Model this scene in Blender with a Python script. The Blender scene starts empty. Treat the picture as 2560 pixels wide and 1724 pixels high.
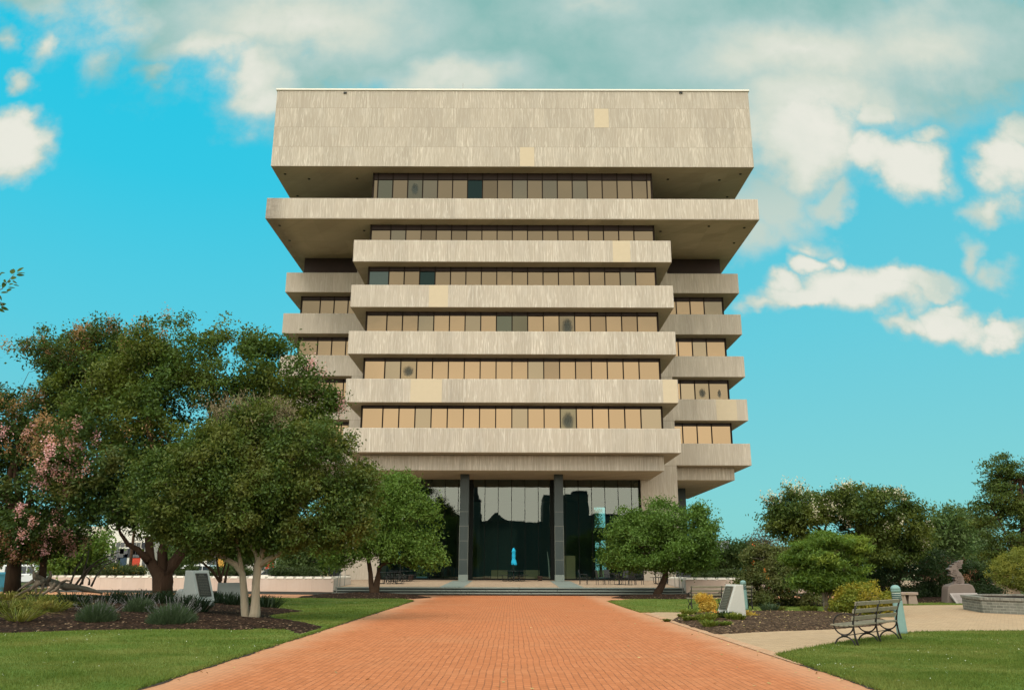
import bpy, math, random
import numpy as np
from mathutils import Vector, Matrix, Euler

C = bpy.context.scene.collection
SC = bpy.context.scene
R = math.radians
PI = math.pi

# ------------------------------------------------------------------ camera
TH, ROLL, FPX, EYE = R(15.16), R(0.15), 2070.0, 1.5
cam_d = bpy.data.cameras.new('camera')
cam_d.sensor_width = 36.0
cam_d.lens = 36.0 * FPX / 2560.0
cam_d.clip_start = 0.1
cam_d.clip_end = 6000.0
cam = bpy.data.objects.new('camera', cam_d)
C.objects.link(cam)
cam_m = Matrix.Rotation(PI / 2 + TH, 3, 'X') @ Matrix.Rotation(ROLL, 3, 'Z')
cam.matrix_world = Matrix.Translation((0, 0, EYE)) @ cam_m.to_4x4()
SC.camera = cam


def aty(px, py, Y):
    """surveyed pixel of the photo (2560 wide) -> point standing at distance Y"""
    d = cam_m @ Vector(((px - 1280) / FPX, -(py - 862) / FPX, -1.0))
    t = Y / d.y
    return Vector((d.x * t, Y, EYE + d.z * t))


def gnd(px, py, z=0.0):
    d = cam_m @ Vector(((px - 1280) / FPX, -(py - 862) / FPX, -1.0))
    t = (z - EYE) / d.z
    return Vector((d.x * t, d.y * t, z))


# ------------------------------------------------------------------ colour management
SC.view_settings.view_transform = 'Standard'
SC.view_settings.look = 'None'
SC.view_settings.gamma = 1.0
SC.view_settings.exposure = 0.0
SC.view_settings.use_curve_mapping = False
SC.cycles.max_bounces = 7
SC.cycles.diffuse_bounces = 3
SC.cycles.glossy_bounces = 4
SC.cycles.transmission_bounces = 6
SC.cycles.transparent_max_bounces = 12
SC.cycles.caustics_reflective = False
SC.cycles.caustics_refractive = False
SC.cycles.sample_clamp_indirect = 6.0
try:
    SC.cycles.use_denoising = True
    SC.cycles.denoiser = 'OPENIMAGEDENOISE'
except Exception:
    pass


# ------------------------------------------------------------------ node helper
class NT:
    def __init__(s, tree):
        s.t = tree
        s.n = tree.nodes
        s.l = tree.links
        s.n.clear()

    def node(s, typ, **kw):
        n = s.n.new(typ)
        for k, v in kw.items():
            setattr(n, k, v)
        return n

    def put(s, sock, v):
        if isinstance(v, bpy.types.NodeSocket):
            s.l.new(v, sock)
        elif v is not None:
            sock.default_value = v

    def m(s, op, a, b=None, c=None, clamp=False):
        n = s.node('ShaderNodeMath', operation=op)
        n.use_clamp = clamp
        s.put(n.inputs[0], a)
        if b is not None: s.put(n.inputs[1], b)
        if c is not None: s.put(n.inputs[2], c)
        return n.outputs[0]

    def xyz(s, v):
        n = s.node('ShaderNodeSeparateXYZ')
        s.put(n.inputs[0], v)
        return n.outputs

    def vec(s, x=0., y=0., z=0.):
        n = s.node('ShaderNodeCombineXYZ')
        for i, v in enumerate((x, y, z)): s.put(n.inputs[i], v)
        return n.outputs[0]

    def noise(s, v, scale, detail=3., rough=.55, dist=0., out=0):
        n = s.node('ShaderNodeTexNoise')
        s.put(n.inputs['Vector'], v)
        s.put(n.inputs['Scale'], scale)
        n.inputs['Detail'].default_value = detail
        n.inputs['Roughness'].default_value = rough
        s.put(n.inputs['Distortion'], dist)
        return n.outputs[out]

    def white(s, v):
        n = s.node('ShaderNodeTexWhiteNoise', noise_dimensions='3D')
        s.put(n.inputs['Vector'], v)
        return n.outputs['Value']

    def ss(s, x, a, b, o0=0., o1=1.):
        n = s.node('ShaderNodeMapRange', interpolation_type='SMOOTHSTEP')
        s.put(n.inputs[0], x)
        s.put(n.inputs[1], a); s.put(n.inputs[2], b)
        s.put(n.inputs[3], o0); s.put(n.inputs[4], o1)
        return n.outputs[0]

    def ramp(s, f, stops, interp='LINEAR'):
        n = s.node('ShaderNodeValToRGB')
        cr = n.color_ramp
        cr.interpolation = interp
        while len(cr.elements) < len(stops): cr.elements.new(0.5)
        for e, (p, c) in zip(cr.elements, stops):
            e.position = p
            e.color = (c[0], c[1], c[2], 1) if not isinstance(c, (int, float)) else (c, c, c, 1)
        s.put(n.inputs[0], f)
        return n.outputs[0]

    def mix(s, f, a, b, blend='MIX'):
        n = s.node('ShaderNodeMix', data_type='RGBA', blend_type=blend)
        s.put(n.inputs[0], f)
        for k, v in ((6, a), (7, b)):
            if isinstance(v, (tuple, list)): v = (v[0], v[1], v[2], 1)
            s.put(n.inputs[k], v)
        return n.outputs[2]

    def bump(s, h, strength=.3, dist=.02):
        n = s.node('ShaderNodeBump')
        n.inputs['Strength'].default_value = strength
        n.inputs['Distance'].default_value = dist
        s.put(n.inputs['Height'], h)
        return n.outputs[0]

    def bsdf(s, col, rough=.7, normal=None, metal=0., spec=.3):
        n = s.node('ShaderNodeBsdfPrincipled')
        if isinstance(col, (tuple, list)): col = (col[0], col[1], col[2], 1)
        s.put(n.inputs['Base Color'], col)
        s.put(n.inputs['Roughness'], rough)
        s.put(n.inputs['Metallic'], metal)
        n.inputs['Specular IOR Level'].default_value = spec
        if normal is not None: s.l.new(normal, n.inputs['Normal'])
        return n.outputs[0]

    def out(s, sh):
        n = s.node('ShaderNodeOutputMaterial')
        s.l.new(sh, n.inputs[0])


def new_mat(name):
    m = bpy.data.materials.new(name)
    m.use_nodes = True
    return m, NT(m.node_tree)


# ------------------------------------------------------------------ sun and sky
SUN_EL, SUN_AZ = R(47), R(213)          # behind the camera, to its left
sun_dir = Vector((math.sin(SUN_AZ) * math.cos(SUN_EL), math.cos(SUN_AZ) * math.cos(SUN_EL), math.sin(SUN_EL)))
sl = bpy.data.lights.new('sun', 'SUN')
sl.energy = 1.0
sl.angle = R(14)
sl.color = (1.0, 0.92, 0.80)
so = bpy.data.objects.new('sun', sl)
C.objects.link(so)
so.rotation_euler = sun_dir.to_track_quat('Z', 'Y').to_euler()
so.location = (-30, -40, 60)

world = bpy.data.worlds.new('World')
SC.world = world
world.use_nodes = True


def build_world():
    w = NT(world.node_tree)
    tc = w.node('ShaderNodeTexCoord')
    d = tc.outputs['Generated']
    x, y, z = w.xyz(d)
    ay = w.m('MAXIMUM', w.m('ABSOLUTE', y), 0.05)
    u = w.m('DIVIDE', x, ay)
    v = w.m('DIVIDE', z, ay)
    uv = w.vec(u, v, 0.)
    # warp so cloud outlines billow
    wn = w.node('ShaderNodeTexNoise')
    w.l.new(uv, wn.inputs['Vector'])
    wn.inputs['Scale'].default_value = 7.5
    wn.inputs['Detail'].default_value = 5.0
    wn.inputs['Roughness'].default_value = .55
    wx, wy, wz = w.xyz(wn.outputs['Color'])
    u2 = w.m('ADD', u, w.m('MULTIPLY', w.m('SUBTRACT', wx, .5), .11))
    v2 = w.m('ADD', v, w.m('MULTIPLY', w.m('SUBTRACT', wy, .5), .11))

    wn2 = w.node('ShaderNodeTexNoise')
    w.l.new(uv, wn2.inputs['Vector'])
    wn2.inputs['Scale'].default_value = 24.; wn2.inputs['Detail'].default_value = 4.
    vx, vy, vz = w.xyz(wn2.outputs['Color'])
    u2 = w.m('ADD', u2, w.m('MULTIPLY', w.m('SUBTRACT', vx, .5), .055))
    v2 = w.m('ADD', v2, w.m('MULTIPLY', w.m('SUBTRACT', vy, .5), .045))

    def field(blobs, uu, vv, p=1.0):
        acc = None
        for (px, py, rx, ry, g) in blobs:
            c = aty(px, py, 1.0)
            cu, cv = c.x, c.z - EYE
            # radii in tangent units at that place
            e1 = aty(px + rx, py, 1.0); e2 = aty(px, py - ry, 1.0)
            ru = abs(e1.x - c.x); rv = abs(e2.z - c.z)
            a = w.m('DIVIDE', w.m('SUBTRACT', uu, cu), ru)
            b = w.m('DIVIDE', w.m('SUBTRACT', vv, cv), rv)
            q = w.m('SQRT', w.m('ADD', w.m('MULTIPLY', a, a), w.m('MULTIPLY', b, b)))
            f = w.m('MULTIPLY', w.m('SUBTRACT', 1.0, q), g)
            acc = f if acc is None else w.m('MAXIMUM', acc, f)
        return acc

    clouds = [
        # the broad grey bank over the top
        (1300, -60, 1250, 350, 1.6), (1330, 170, 680, 150, 1.1), (560, 40, 430, 150, 1.0), (700, 190, 190, 150, .9), (480, 110, 180, 110, .8),
        (1950, 120, 800, 230, 1.2), (2380, 100, 420, 190, 1.2), (2000, 330, 220, 170, 1.1), (1890, 470, 170, 130, .8),
        (60, -10, 190, 50, .7),
        # bright heaps right of the roof
        (2274, 413, 115, 88, 1.3), (2185, 389, 80, 72, 1.1), (2314, 335, 60, 30, .7), (2194, 268, 62, 62, .9), (2073, 500, 80, 40, .7),
        (2520, 413, 90, 105, 1.1), (2475, 525, 85, 50, .9), (2545, 340, 50, 60, .9),
        # the two flat based heaps
        (2017, 662, 58, 40, 1.1), (2250, 694, 150, 44, 1.1), (2010, 750, 160, 44, 1.2), (2137, 728, 185, 74, 1.3), (1960, 712, 70, 40, 1.0), (1885, 760, 55, 24, .8), (2075, 645, 30, 28, .6),
        (2346, 798, 115, 64, 1.2), (2470, 806, 90, 36, 1.1), (2355, 758, 55, 34, .9), (2270, 815, 70, 30, .8),
        (2443, 646, 46, 40, .6), (2009, 606, 60, 32, .42), (2490, 694, 60, 34, .5), (1870, 580, 100, 60, .5),
        # left side
        (30, 350, 115, 85, 1.2), (55, 300, 60, 40, .7), (55, 200, 48, 34, .75), (110, 110, 45, 70, .5), (15, 85, 50, 40, .5),
        (400, 205, 65, 32, .5), (250, 165, 60, 60, .4),
    ]
    f0 = field(clouds, u2, v2)
    fb = w.noise(uv, 13., 7., .62)
    dens = w.m('ADD', f0, w.m('MULTIPLY', w.m('SUBTRACT', fb, .5), .95))
    alpha = w.ss(dens, -.22, .52)
    alpha = w.m('MAXIMUM', alpha, w.ss(z, .60, .75, 0., .9))
    bright = [
        (195, 85, 190, 130, 1.), (570, 185, 190, 150, 1.), (640, 270, 130, 90, .9), (2050, 330, 330, 220, .9), (2240, 420, 230, 150, 1.3),
        (2520, 440, 170, 180, 1.), (2060, 690, 330, 150, 1.5), (2390, 780, 230, 110, 1.5), (20, 330, 160, 140, 1.2), (60, 150, 180, 140, .5),
        (2000, 130, 500, 120, .5), (1100, 200, 300, 80, .55), (760, 60, 420, 130, .6), (2330, 120, 330, 150, .45), (1500, 30, 260, 60, .25),
    ]
    br = field(bright, u2, v2)
    br = w.m('ADD', w.ss(br, -.25, .75), w.m('MULTIPLY', w.m('SUBTRACT', w.noise(uv, 7., 6., .6), .5), .75), clamp=True)
    br = w.m('MULTIPLY', br, w.ss(dens, -.05, .75, .45, 1.))
    br = w.m('MAXIMUM', br, w.ss(z, .38, .50, .52, 0.))
    ccol = w.ramp(br, [(0., (.25, .50, .47)), (.35, (.42, .60, .57)), (.7, (.66, .72, .63)), (1., (.82, .82, .735))])
    # clear sky: Nishita, graded to the turquoise of the photo
    sky = w.node('ShaderNodeTexSky', sky_type='NISHITA')
    sky.sun_disc = False
    sky.sun_elevation = SUN_EL
    sky.sun_rotation = SUN_AZ
    sky.air_density = 1.0
    sky.dust_density = 1.0
    nis = w.mix(1.0, sky.outputs[0], (.06, .22, .20), 'MULTIPLY')
    grad = w.ramp(z, [(0., (.25, .57, .59)), (.12, (.19, .575, .63)), (.26, (.10, .60, .74)), (.42, (.030, .59, .79)), (.60, (.002, .57, .80))])
    lx = w.ss(u, -.55, .60)
    grad2 = w.mix(w.m('MULTIPLY', lx, .30), grad, (.25, .56, .55))
    clear = w.mix(.90, nis, grad2)
    front = w.mix(alpha, clear, ccol)
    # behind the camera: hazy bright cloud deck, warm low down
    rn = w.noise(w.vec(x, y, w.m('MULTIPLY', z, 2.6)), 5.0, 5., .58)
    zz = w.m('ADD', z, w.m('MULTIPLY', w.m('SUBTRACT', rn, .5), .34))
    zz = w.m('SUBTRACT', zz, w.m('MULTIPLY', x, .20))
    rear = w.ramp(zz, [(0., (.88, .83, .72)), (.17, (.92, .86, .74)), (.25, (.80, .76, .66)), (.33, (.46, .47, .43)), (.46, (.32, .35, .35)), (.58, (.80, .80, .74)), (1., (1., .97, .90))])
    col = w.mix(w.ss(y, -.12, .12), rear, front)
    bg = w.node('ShaderNodeBackground')
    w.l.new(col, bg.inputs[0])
    bg.inputs[1].default_value = 1.0
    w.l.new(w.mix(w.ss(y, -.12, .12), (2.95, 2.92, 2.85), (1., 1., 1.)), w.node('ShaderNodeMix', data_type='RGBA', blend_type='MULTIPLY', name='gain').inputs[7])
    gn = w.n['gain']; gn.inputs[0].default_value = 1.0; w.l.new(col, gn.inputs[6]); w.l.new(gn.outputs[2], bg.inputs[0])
    o = w.node('ShaderNodeOutputWorld')
    w.l.new(bg.outputs[0], o.inputs[0])


build_world()


# ------------------------------------------------------------------ mesh helpers
class MB:
    def __init__(s):
        s.v = []; s.f = []; s.c = []

    def add(s, vs, fs, col=None):
        b = len(s.v)
        s.v.extend([tuple(p) for p in vs])
        for f in fs:
            s.f.append(tuple(i + b for i in f)); s.c.append(col)
        return s

    def box(s, x0, x1, y0, y1, z0, z1, col=None, M=None):
        vs = [(x0, y0, z0), (x1, y0, z0), (x1, y1, z0), (x0, y1, z0), (x0, y0, z1), (x1, y0, z1), (x1, y1, z1), (x0, y1, z1)]
        if M is not None: vs = [tuple(M @ Vector(p)) for p in vs]
        return s.add(vs, [(0, 3, 2, 1), (4, 5, 6, 7), (0, 1, 5, 4), (1, 2, 6, 5), (2, 3, 7, 6), (3, 0, 4, 7)], col)

    def cbox(s, x0, x1, y0, y1, z0, z1, b, col=None, M=None):
        """box with chamfered top and vertical edges"""
        pts = []
        for z, i in ((z0, 0.), (z1 - b, 0.), (z1, b)):
            xa, xb, ya, yb = x0 + i, x1 - i, y0 + i, y1 - i
            pts += [(xa + b, ya, z), (xb - b, ya, z), (xb, ya + b, z), (xb, yb - b, z), (xb - b, yb, z), (xa + b, yb, z), (xa, yb - b, z), (xa, ya + b, z)]
        if M is not None: pts = [tuple(M @ Vector(p)) for p in pts]
        fs = [tuple(range(7, -1, -1)), tuple(range(16, 24))]
        for r in (0, 8):
            for i in range(8):
                j = (i + 1) % 8
                fs.append((r + i, r + j, r + 8 + j, r + 8 + i))
        return s.add(pts, fs, col)

    def tube(s, pts, rad, n=7, cap=True, col=None):
        pts = [Vector(p) for p in pts]
        if isinstance(rad, (int, float)): rad = [rad] * len(pts)
        rings = []
        up = Vector((0.13, 0.21, 1)).normalized()
        for i, p in enumerate(pts):
            t = (pts[min(i + 1, len(pts) - 1)] - pts[max(i - 1, 0)])
            if t.length < 1e-9: t = Vector((0, 0, 1))
            t.normalize()
            a = t.cross(up if abs(t.dot(up)) < .97 else Vector((1, 0, 0))).normalized()
            b = t.cross(a)
            rings.append([p + (a * math.cos(k * 2 * PI / n) + b * math.sin(k * 2 * PI / n)) * rad[i] for k in range(n)])
        vs = [q for r in rings for q in r]
        fs = []
        for i in range(len(pts) - 1):
            for k in range(n):
                l = (k + 1) % n
                fs.append((i * n + k, i * n + l, (i + 1) * n + l, (i + 1) * n + k))
        if cap:
            fs.append(tuple(range(n - 1, -1, -1)))
            fs.append(tuple((len(pts) - 1) * n + k for k in range(n)))
        return s.add(vs, fs, col)

    def lathe(s, prof, n=20, cx=0, cy=0, col=None):
        vs = []; fs = []
        for (r, z) in prof:
            for k in range(n):
                vs.append((cx + r * math.cos(2 * PI * k / n), cy + r * math.sin(2 * PI * k / n), z))
        for i in range(len(prof) - 1):
            for k in range(n):
                l = (k + 1) % n
                fs.append((i * n + k, i * n + l, (i + 1) * n + l, (i + 1) * n + k))
        fs.append(tuple(range(n - 1, -1, -1)))
        fs.append(tuple((len(prof) - 1) * n + k for k in range(n)))
        return s.add(vs, fs, col)

    def prism(s, poly, axis, a, b, col=None, M=None):
        """extrude a 2D outline along axis x, y or z between a and b"""
        def mk(p, t):
            return {'x': (t, p[0], p[1]), 'y': (p[0], t, p[1]), 'z': (p[0], p[1], t)}[axis]
        n = len(poly)
        vs = [mk(p, a) for p in poly] + [mk(p, b) for p in poly]
        if M is not None: vs = [tuple(M @ Vector(p)) for p in vs]
        fs = [tuple(range(n)), tuple(range(2 * n - 1, n - 1, -1))]
        for i in range(n):
            j = (i + 1) % n
            fs.append((i, n + i, n + j, j))
        return s.add(vs, fs, col)

    def build(s, name, mat, parent=None, smooth=False, fix=False):
        me = bpy.data.meshes.new(name)
        me.from_pydata(s.v, [], s.f)
        if any(c is not None for c in s.c):
            at = me.attributes.new('tone', 'FLOAT_COLOR', 'FACE')
            arr = np.ones((len(s.f), 4), np.float32)
            for i, c in enumerate(s.c):
                if c is not None: arr[i, :3] = c
            at.data.foreach_set('color', arr.ravel())
        return link(name, me, mat, parent, smooth, fix)


def link(name, me, mat, parent=None, smooth=False, fix=False):
    if mat is not None: me.materials.append(mat)
    if fix:
        import bmesh
        bm = bmesh.new(); bm.from_mesh(me)
        bmesh.ops.recalc_face_normals(bm, faces=bm.faces)
        bm.to_mesh(me); bm.free()
    if smooth: me.polygons.foreach_set('use_smooth', [True] * len(me.polygons))
    me.update()
    o = bpy.data.objects.new(name, me)
    C.objects.link(o)
    if parent is not None:
        o.parent = parent
        p = parent; off = Vector((0, 0, 0))
        while p is not None:
            off += p.location; p = p.parent
        o.location = -off            # shapes are drawn in world coordinates
    return o


def tag(o, label=None, cat=None, group=None, kind=None):
    if label: o['label'] = label
    if cat: o['category'] = cat
    if group: o['group'] = group
    if kind: o['kind'] = kind
    return o


def empty(name, loc, label, cat, group=None):
    o = bpy.data.objects.new(name, None)
    o.location = loc
    o.empty_display_size = .2
    C.objects.link(o)
    return tag(o, label, cat, group)


def struct(o): return tag(o, kind='structure')


def kids(o): return [c for c in bpy.data.objects if c.parent == o]


def copy_tree(o, parent=None):
    c = o.copy(); C.objects.link(c)
    if parent is not None: c.parent = parent
    for ch in kids(o): copy_tree(ch, c)
    return c


def quads(name, V, mat, parent=None, n=4, smooth=False):
    """V: (N*n,3) array -> N faces of n corners"""
    V = np.asarray(V, np.float32)
    N = len(V) // n
    me = bpy.data.meshes.new(name)
    me.vertices.add(N * n)
    me.vertices.foreach_set('co', V.ravel())
    me.loops.add(N * n)
    me.loops.foreach_set('vertex_index', np.arange(N * n, dtype=np.int32))
    me.polygons.add(N)
    me.polygons.foreach_set('loop_start', np.arange(0, N * n, n, dtype=np.int32))
    try:
        me.polygons.foreach_set('loop_total', np.full(N, n, np.int32))
    except Exception:
        pass
    me.update(calc_edges=True)
    return link(name, me, mat, parent, smooth)


# ------------------------------------------------------------------ materials
def pos_n(n):
    g = n.node('ShaderNodeNewGeometry')
    return g.outputs['Position'], g.outputs['Normal'], g


def mat_concrete(name, base=(.438, .388, .318), light=(.64, .595, .515), wander=.16, panel=1.22, row=1.8, z0=33.5, streak=1.0, dirt=.0):
    m, n = new_mat(name)
    P, N, g = pos_n(n)
    x, y, z = n.xyz(P)
    u = n.m('ADD', x, y)
    nz = n.xyz(N)[2]
    flat = n.m('GREATER_THAN', n.m('ABSOLUTE', nz), .5)
    rowi = n.m('FLOOR', n.m('DIVIDE', n.m('SUBTRACT', z, z0), row))
    pani = n.m('FLOOR', n.m('DIVIDE', u, panel))
    pw = n.white(n.vec(pani, rowi, 3.))
    # wandering vertical ribs left by the rope formwork
    wob = n.noise(n.vec(n.m('MULTIPLY', u, .9), n.m('MULTIPLY', rowi, 7.7), n.m('MULTIPLY', z, .55)), 1., 3., .6)
    uu = n.m('ADD', u, n.m('MULTIPLY', n.m('SUBTRACT', wob, .5), wander))
    r1 = n.noise(n.vec(n.m('MULTIPLY', uu, 4.6), n.m('MULTIPLY', rowi, 13.1), n.m('MULTIPLY', z, .20)), 1., 2., .5)
    r2 = n.noise(n.vec(n.m('MULTIPLY', uu, 8.3), n.m('MULTIPLY', rowi, 5.1), n.m('MULTIPLY', z, .32)), 1., 2., .55)
    amt = n.ss(n.noise(n.vec(n.m('MULTIPLY', u, .40), rowi, n.m('MULTIPLY', z, .20)), 1., 3.), .36, .66, .50, 1.)
    l1 = n.ss(n.m('ABSOLUTE', n.m('SUBTRACT', r1, .5)), .004, .034, 1., 0.)
    l2 = n.ss(n.m('ABSOLUTE', n.m('SUBTRACT', r2, .47)), .004, .045, .75, 0.)
    rib = n.m('MULTIPLY', n.m('MULTIPLY', n.m('MAXIMUM', l1, l2), amt), .9 * streak)
    c = n.mix(rib, base, light)
    grey = n.ss(n.noise(n.vec(n.m('MULTIPLY', u, .6), rowi, n.m('MULTIPLY', z, .5)), 1., 4., .65), .50, .72, 0., .5)
    c = n.mix(grey, c, (base[0] * 1.12, base[1] * 1.16, base[2] * 1.22))
    dark = n.ss(r2, .40, .30, 0., .22 * streak)
    c = n.mix(dark, c, (base[0] * .74, base[1] * .72, base[2] * .70))
    # soffits: plain board panels
    fx = n.white(n.vec(n.m('FLOOR', n.m('DIVIDE', x, 1.8)), n.m('FLOOR', n.m('DIVIDE', y, 1.8)), 1.))
    ns = n.noise(n.vec(n.m('MULTIPLY', x, .5), n.m('MULTIPLY', y, 2.5), z), 1.2, 4., .6)
    sc = n.mix(n.m('ADD', n.m('MULTIPLY', fx, .35), n.m('MULTIPLY', ns, .6)), (base[0] * .85, base[1] * .83, base[2] * .74), (base[0] * 1.2, base[1] * 1.18, base[2] * 1.08))
    c = n.mix(flat, c, sc)
    # per panel tone and faint joints
    c = n.mix(n.m('MULTIPLY', n.m('SUBTRACT', pw, .5), .0), c, c)
    tone = n.m('ADD', .94, n.m('MULTIPLY', pw, .11))
    hv = n.node('ShaderNodeHueSaturation')
    n.l.new(tone, hv.inputs['Value']); n.l.new(c, hv.inputs['Color'])
    c = hv.outputs[0]
    fr = n.m('FRACT', n.m('DIVIDE', u, panel))
    jx = n.m('LESS_THAN', n.m('MINIMUM', fr, n.m('SUBTRACT', 1., fr)), .014)
    fz = n.m('FRACT', n.m('DIVIDE', n.m('SUBTRACT', z, z0), row))
    jz = n.m('LESS_THAN', n.m('MINIMUM', fz, n.m('SUBTRACT', 1., fz)), .014)
    j = n.m('MULTIPLY', n.m('MAXIMUM', n.m('MULTIPLY', jx, .35), jz), .30)
    c = n.mix(j, c, (base[0] * .55, base[1] * .52, base[2] * .5))
    # weather stains
    st = n.ss(n.noise(n.vec(n.m('MULTIPLY', u, .8), n.m('MULTIPLY', y, .02), n.m('MULTIPLY', z, .12)), 1., 4., .65), .52, .80, 0., .42)
    c = n.mix(st, c, (base[0] * .62, base[1] * .62, base[2] * .63))
    if dirt:
        dx = n.ss(n.m('ABSOLUTE', n.m('ADD', x, 19.8)), .3, 1.7, dirt, 0.)
        dn = n.noise(n.vec(n.m('MULTIPLY', x, 2.), y, n.m('MULTIPLY', z, 3.)), 1., 4., .7)
        c = n.mix(n.m('MULTIPLY', dx, dn), c, (.16, .14, .12))
    h = n.m('ADD', rib, n.m('MULTIPLY', n.noise(P, 14., 3.), .4))
    n.out(n.bsdf(c, .85, n.bump(h, .5, .03), spec=.2))
    return m


def mat_plain(name, col, rough=.6, metal=0., var=.15, scale=6., spec=.3, bump=0.):
    m, n = new_mat(name)
    P, N, g = pos_n(n)
    nz = n.noise(P, scale, 4., .6)
    c = n.mix(nz, tuple(k * (1 - var) for k in col), tuple(min(1, k * (1 + var)) for k in col))
    n.out(n.bsdf(c, rough, n.bump(nz, bump, .02) if bump else None, metal, spec))
    return m


def mat_granite(name, a, b, rough=.45, joints=None):
    m, n = new_mat(name)
    P, N, g = pos_n(n)
    s1 = n.noise(P, 60., 3., .7); s2 = n.noise(P, 1.3, 4., .6)
    c = n.mix(n.m('ADD', n.m('MULTIPLY', s1, .6), n.m('MULTIPLY', s2, .5)), a, b)
    n.out(n.bsdf(c, rough, n.bump(s1, .15, .01), spec=.45))
    return m


def mat_brick_ground(name, cols, mortar, bw, bh, rot, mort=.012, stain=(.30, .24, .19), big=.22, off=.5, pale=None):
    m, n = new_mat(name)
    P, N, g = pos_n(n)
    mp = n.node('ShaderNodeMapping')
    n.l.new(P, mp.inputs[0])
    mp.inputs['Rotation'].default_value = (0, 0, rot)
    wob = n.noise(P, .55, 2., .5, out=1)
    vv = n.node('ShaderNodeVectorMath', operation='MULTIPLY_ADD')
    n.l.new(wob, vv.inputs[0]); vv.inputs[1].default_value = (.10, .10, 0); n.l.new(mp.outputs[0], vv.inputs[2])
    bt = n.node('ShaderNodeTexBrick')
    n.l.new(vv.outputs[0], bt.inputs['Vector'])
    bt.offset = off
    for k, val in (('Scale', 1.), ('Mortar Size', mort), ('Mortar Smooth', .2), ('Bias', 0.), ('Brick Width', bw), ('Row Height', bh)): bt.inputs[k].default_value = val
    bt.inputs['Color1'].default_value = (0, 0, 0, 1); bt.inputs['Color2'].default_value = (1, 1, 1, 1); bt.inputs['Mortar'].default_value = (.5, .5, .5, 1)
    tone = n.xyz(bt.outputs['Color'])[0]
    c = n.ramp(tone, [(0., cols[0]), (.5, cols[1]), (1., cols[2])])
    patch = n.noise(P, .35, 5., .6)
    c = n.mix(n.ss(patch, .45, .75, 0., big), c, stain)
    c = n.mix(n.ss(n.noise(P, 1.7, 4., .65), .52, .72, 0., .22), c, tuple(k * .8 for k in cols[0]))
    grime = n.noise(P, 9., 4., .6)
    c = n.mix(n.ss(grime, .55, .75, 0., .18), c, tuple(k * .7 for k in cols[0]))
    c = n.mix(n.m('MULTIPLY', bt.outputs['Fac'], n.ss(n.noise(P, 2.4, 3.), .30, .62, .2, .8)), c, mortar)
    if pale:
        px_ = n.m('ABSOLUTE', n.xyz(P)[0])
        e = n.ss(n.m('ADD', px_, n.m('MULTIPLY', n.noise(P, .5, 3.), 1.2)), 4.3, 5.4, 0., .55)
        c = n.mix(e, c, pale)
    n.out(n.bsdf(c, .85, n.bump(n.m('SUBTRACT', grime, bt.outputs['Fac']), .35, .012), spec=.2))
    return m


def mat_grass(name, a, b, cc, blades=False):
    m, n = new_mat(name)
    P, N, g = pos_n(n)
    big = n.noise(P, .45, 4., .6); sm = n.noise(n.vec(n.m('MULTIPLY', n.xyz(P)[0], 14.), n.m('MULTIPLY', n.xyz(P)[1], 5.), 0.), 1., 3., .7)
    if blades: sm = g.outputs['Random Per Island']
    c = n.mix(sm, a, b)
    c = n.mix(n.ss(big, .42, .68, 0., .75), c, cc)
    strk = n.noise(n.vec(n.m('MULTIPLY', n.xyz(P)[0], .7), n.m('MULTIPLY', n.xyz(P)[1], 1.5), 3.), 1., 4., .65)
    c = n.mix(n.ss(strk, .48, .70, 0., .55), c, (a[0] * .8, a[1] * .92, a[2] * .8))
    if blades:
        df = n.node('ShaderNodeBsdfDiffuse'); n.l.new(c, df.inputs[0])
        tr = n.node('ShaderNodeBsdfTranslucent'); n.l.new(c, tr.inputs[0])
        mx = n.node('ShaderNodeMixShader'); mx.inputs[0].default_value = .3
        n.l.new(df.outputs[0], mx.inputs[1]); n.l.new(tr.outputs[0], mx.inputs[2])
        n.out(mx.outputs[0])
    else:
        n.out(n.bsdf(c, .95, n.bump(sm, .6, .03), spec=.05))
    return m


def mat_leaf(name, a, b, c3, clump=.7, thr=(.45, .62), trans=.28, gloss=.018):
    """a..b per leaf, c3 in whole sprays"""
    m, n = new_mat(name)
    P, N, g = pos_n(n)
    rnd = g.outputs['Random Per Island']
    c = n.mix(rnd, a, b)
    cl = n.noise(P, clump, 3., .6)
    c = n.mix(n.ss(cl, thr[0], thr[1], 0., .85), c, c3)
    df = n.node('ShaderNodeBsdfDiffuse'); n.l.new(c, df.inputs[0])
    tr = n.node('ShaderNodeBsdfTranslucent'); n.l.new(n.mix(.5, c, (c3[0] * 1.3, c3[1] * 1.3, c3[2] * .7)), tr.inputs[0])
    mx = n.node('ShaderNodeMixShader'); mx.inputs[0].default_value = trans
    n.l.new(df.outputs[0], mx.inputs[1]); n.l.new(tr.outputs[0], mx.inputs[2])
    gl = n.node('ShaderNodeBsdfGlossy'); gl.inputs['Roughness'].default_value = .45; gl.inputs[0].default_value = (.8, .85, .8, 1)
    m2 = n.node('ShaderNodeMixShader'); m2.inputs[0].default_value = gloss
    n.l.new(mx.outputs[0], m2.inputs[1]); n.l.new(gl.outputs[0], m2.inputs[2])
    n.out(m2.outputs[0])
    return m


def mat_bark(name, a, b, sc=1.):
    m, n = new_mat(name)
    P, N, g = pos_n(n)
    x, y, z = n.xyz(P)
    s = n.noise(n.vec(n.m('MULTIPLY', x, 14. * sc), n.m('MULTIPLY', y, 14. * sc), n.m('MULTIPLY', z, 2.2 * sc)), 1., 5., .65)
    k = n.noise(P, 2.2, 3., .6)
    c = n.mix(n.m('ADD', n.m('MULTIPLY', s, .75), n.m('MULTIPLY', k, .3)), a, b)
    n.out(n.bsdf(c, .9, n.bump(s, .9, .04), spec=.1))
    return m


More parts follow.
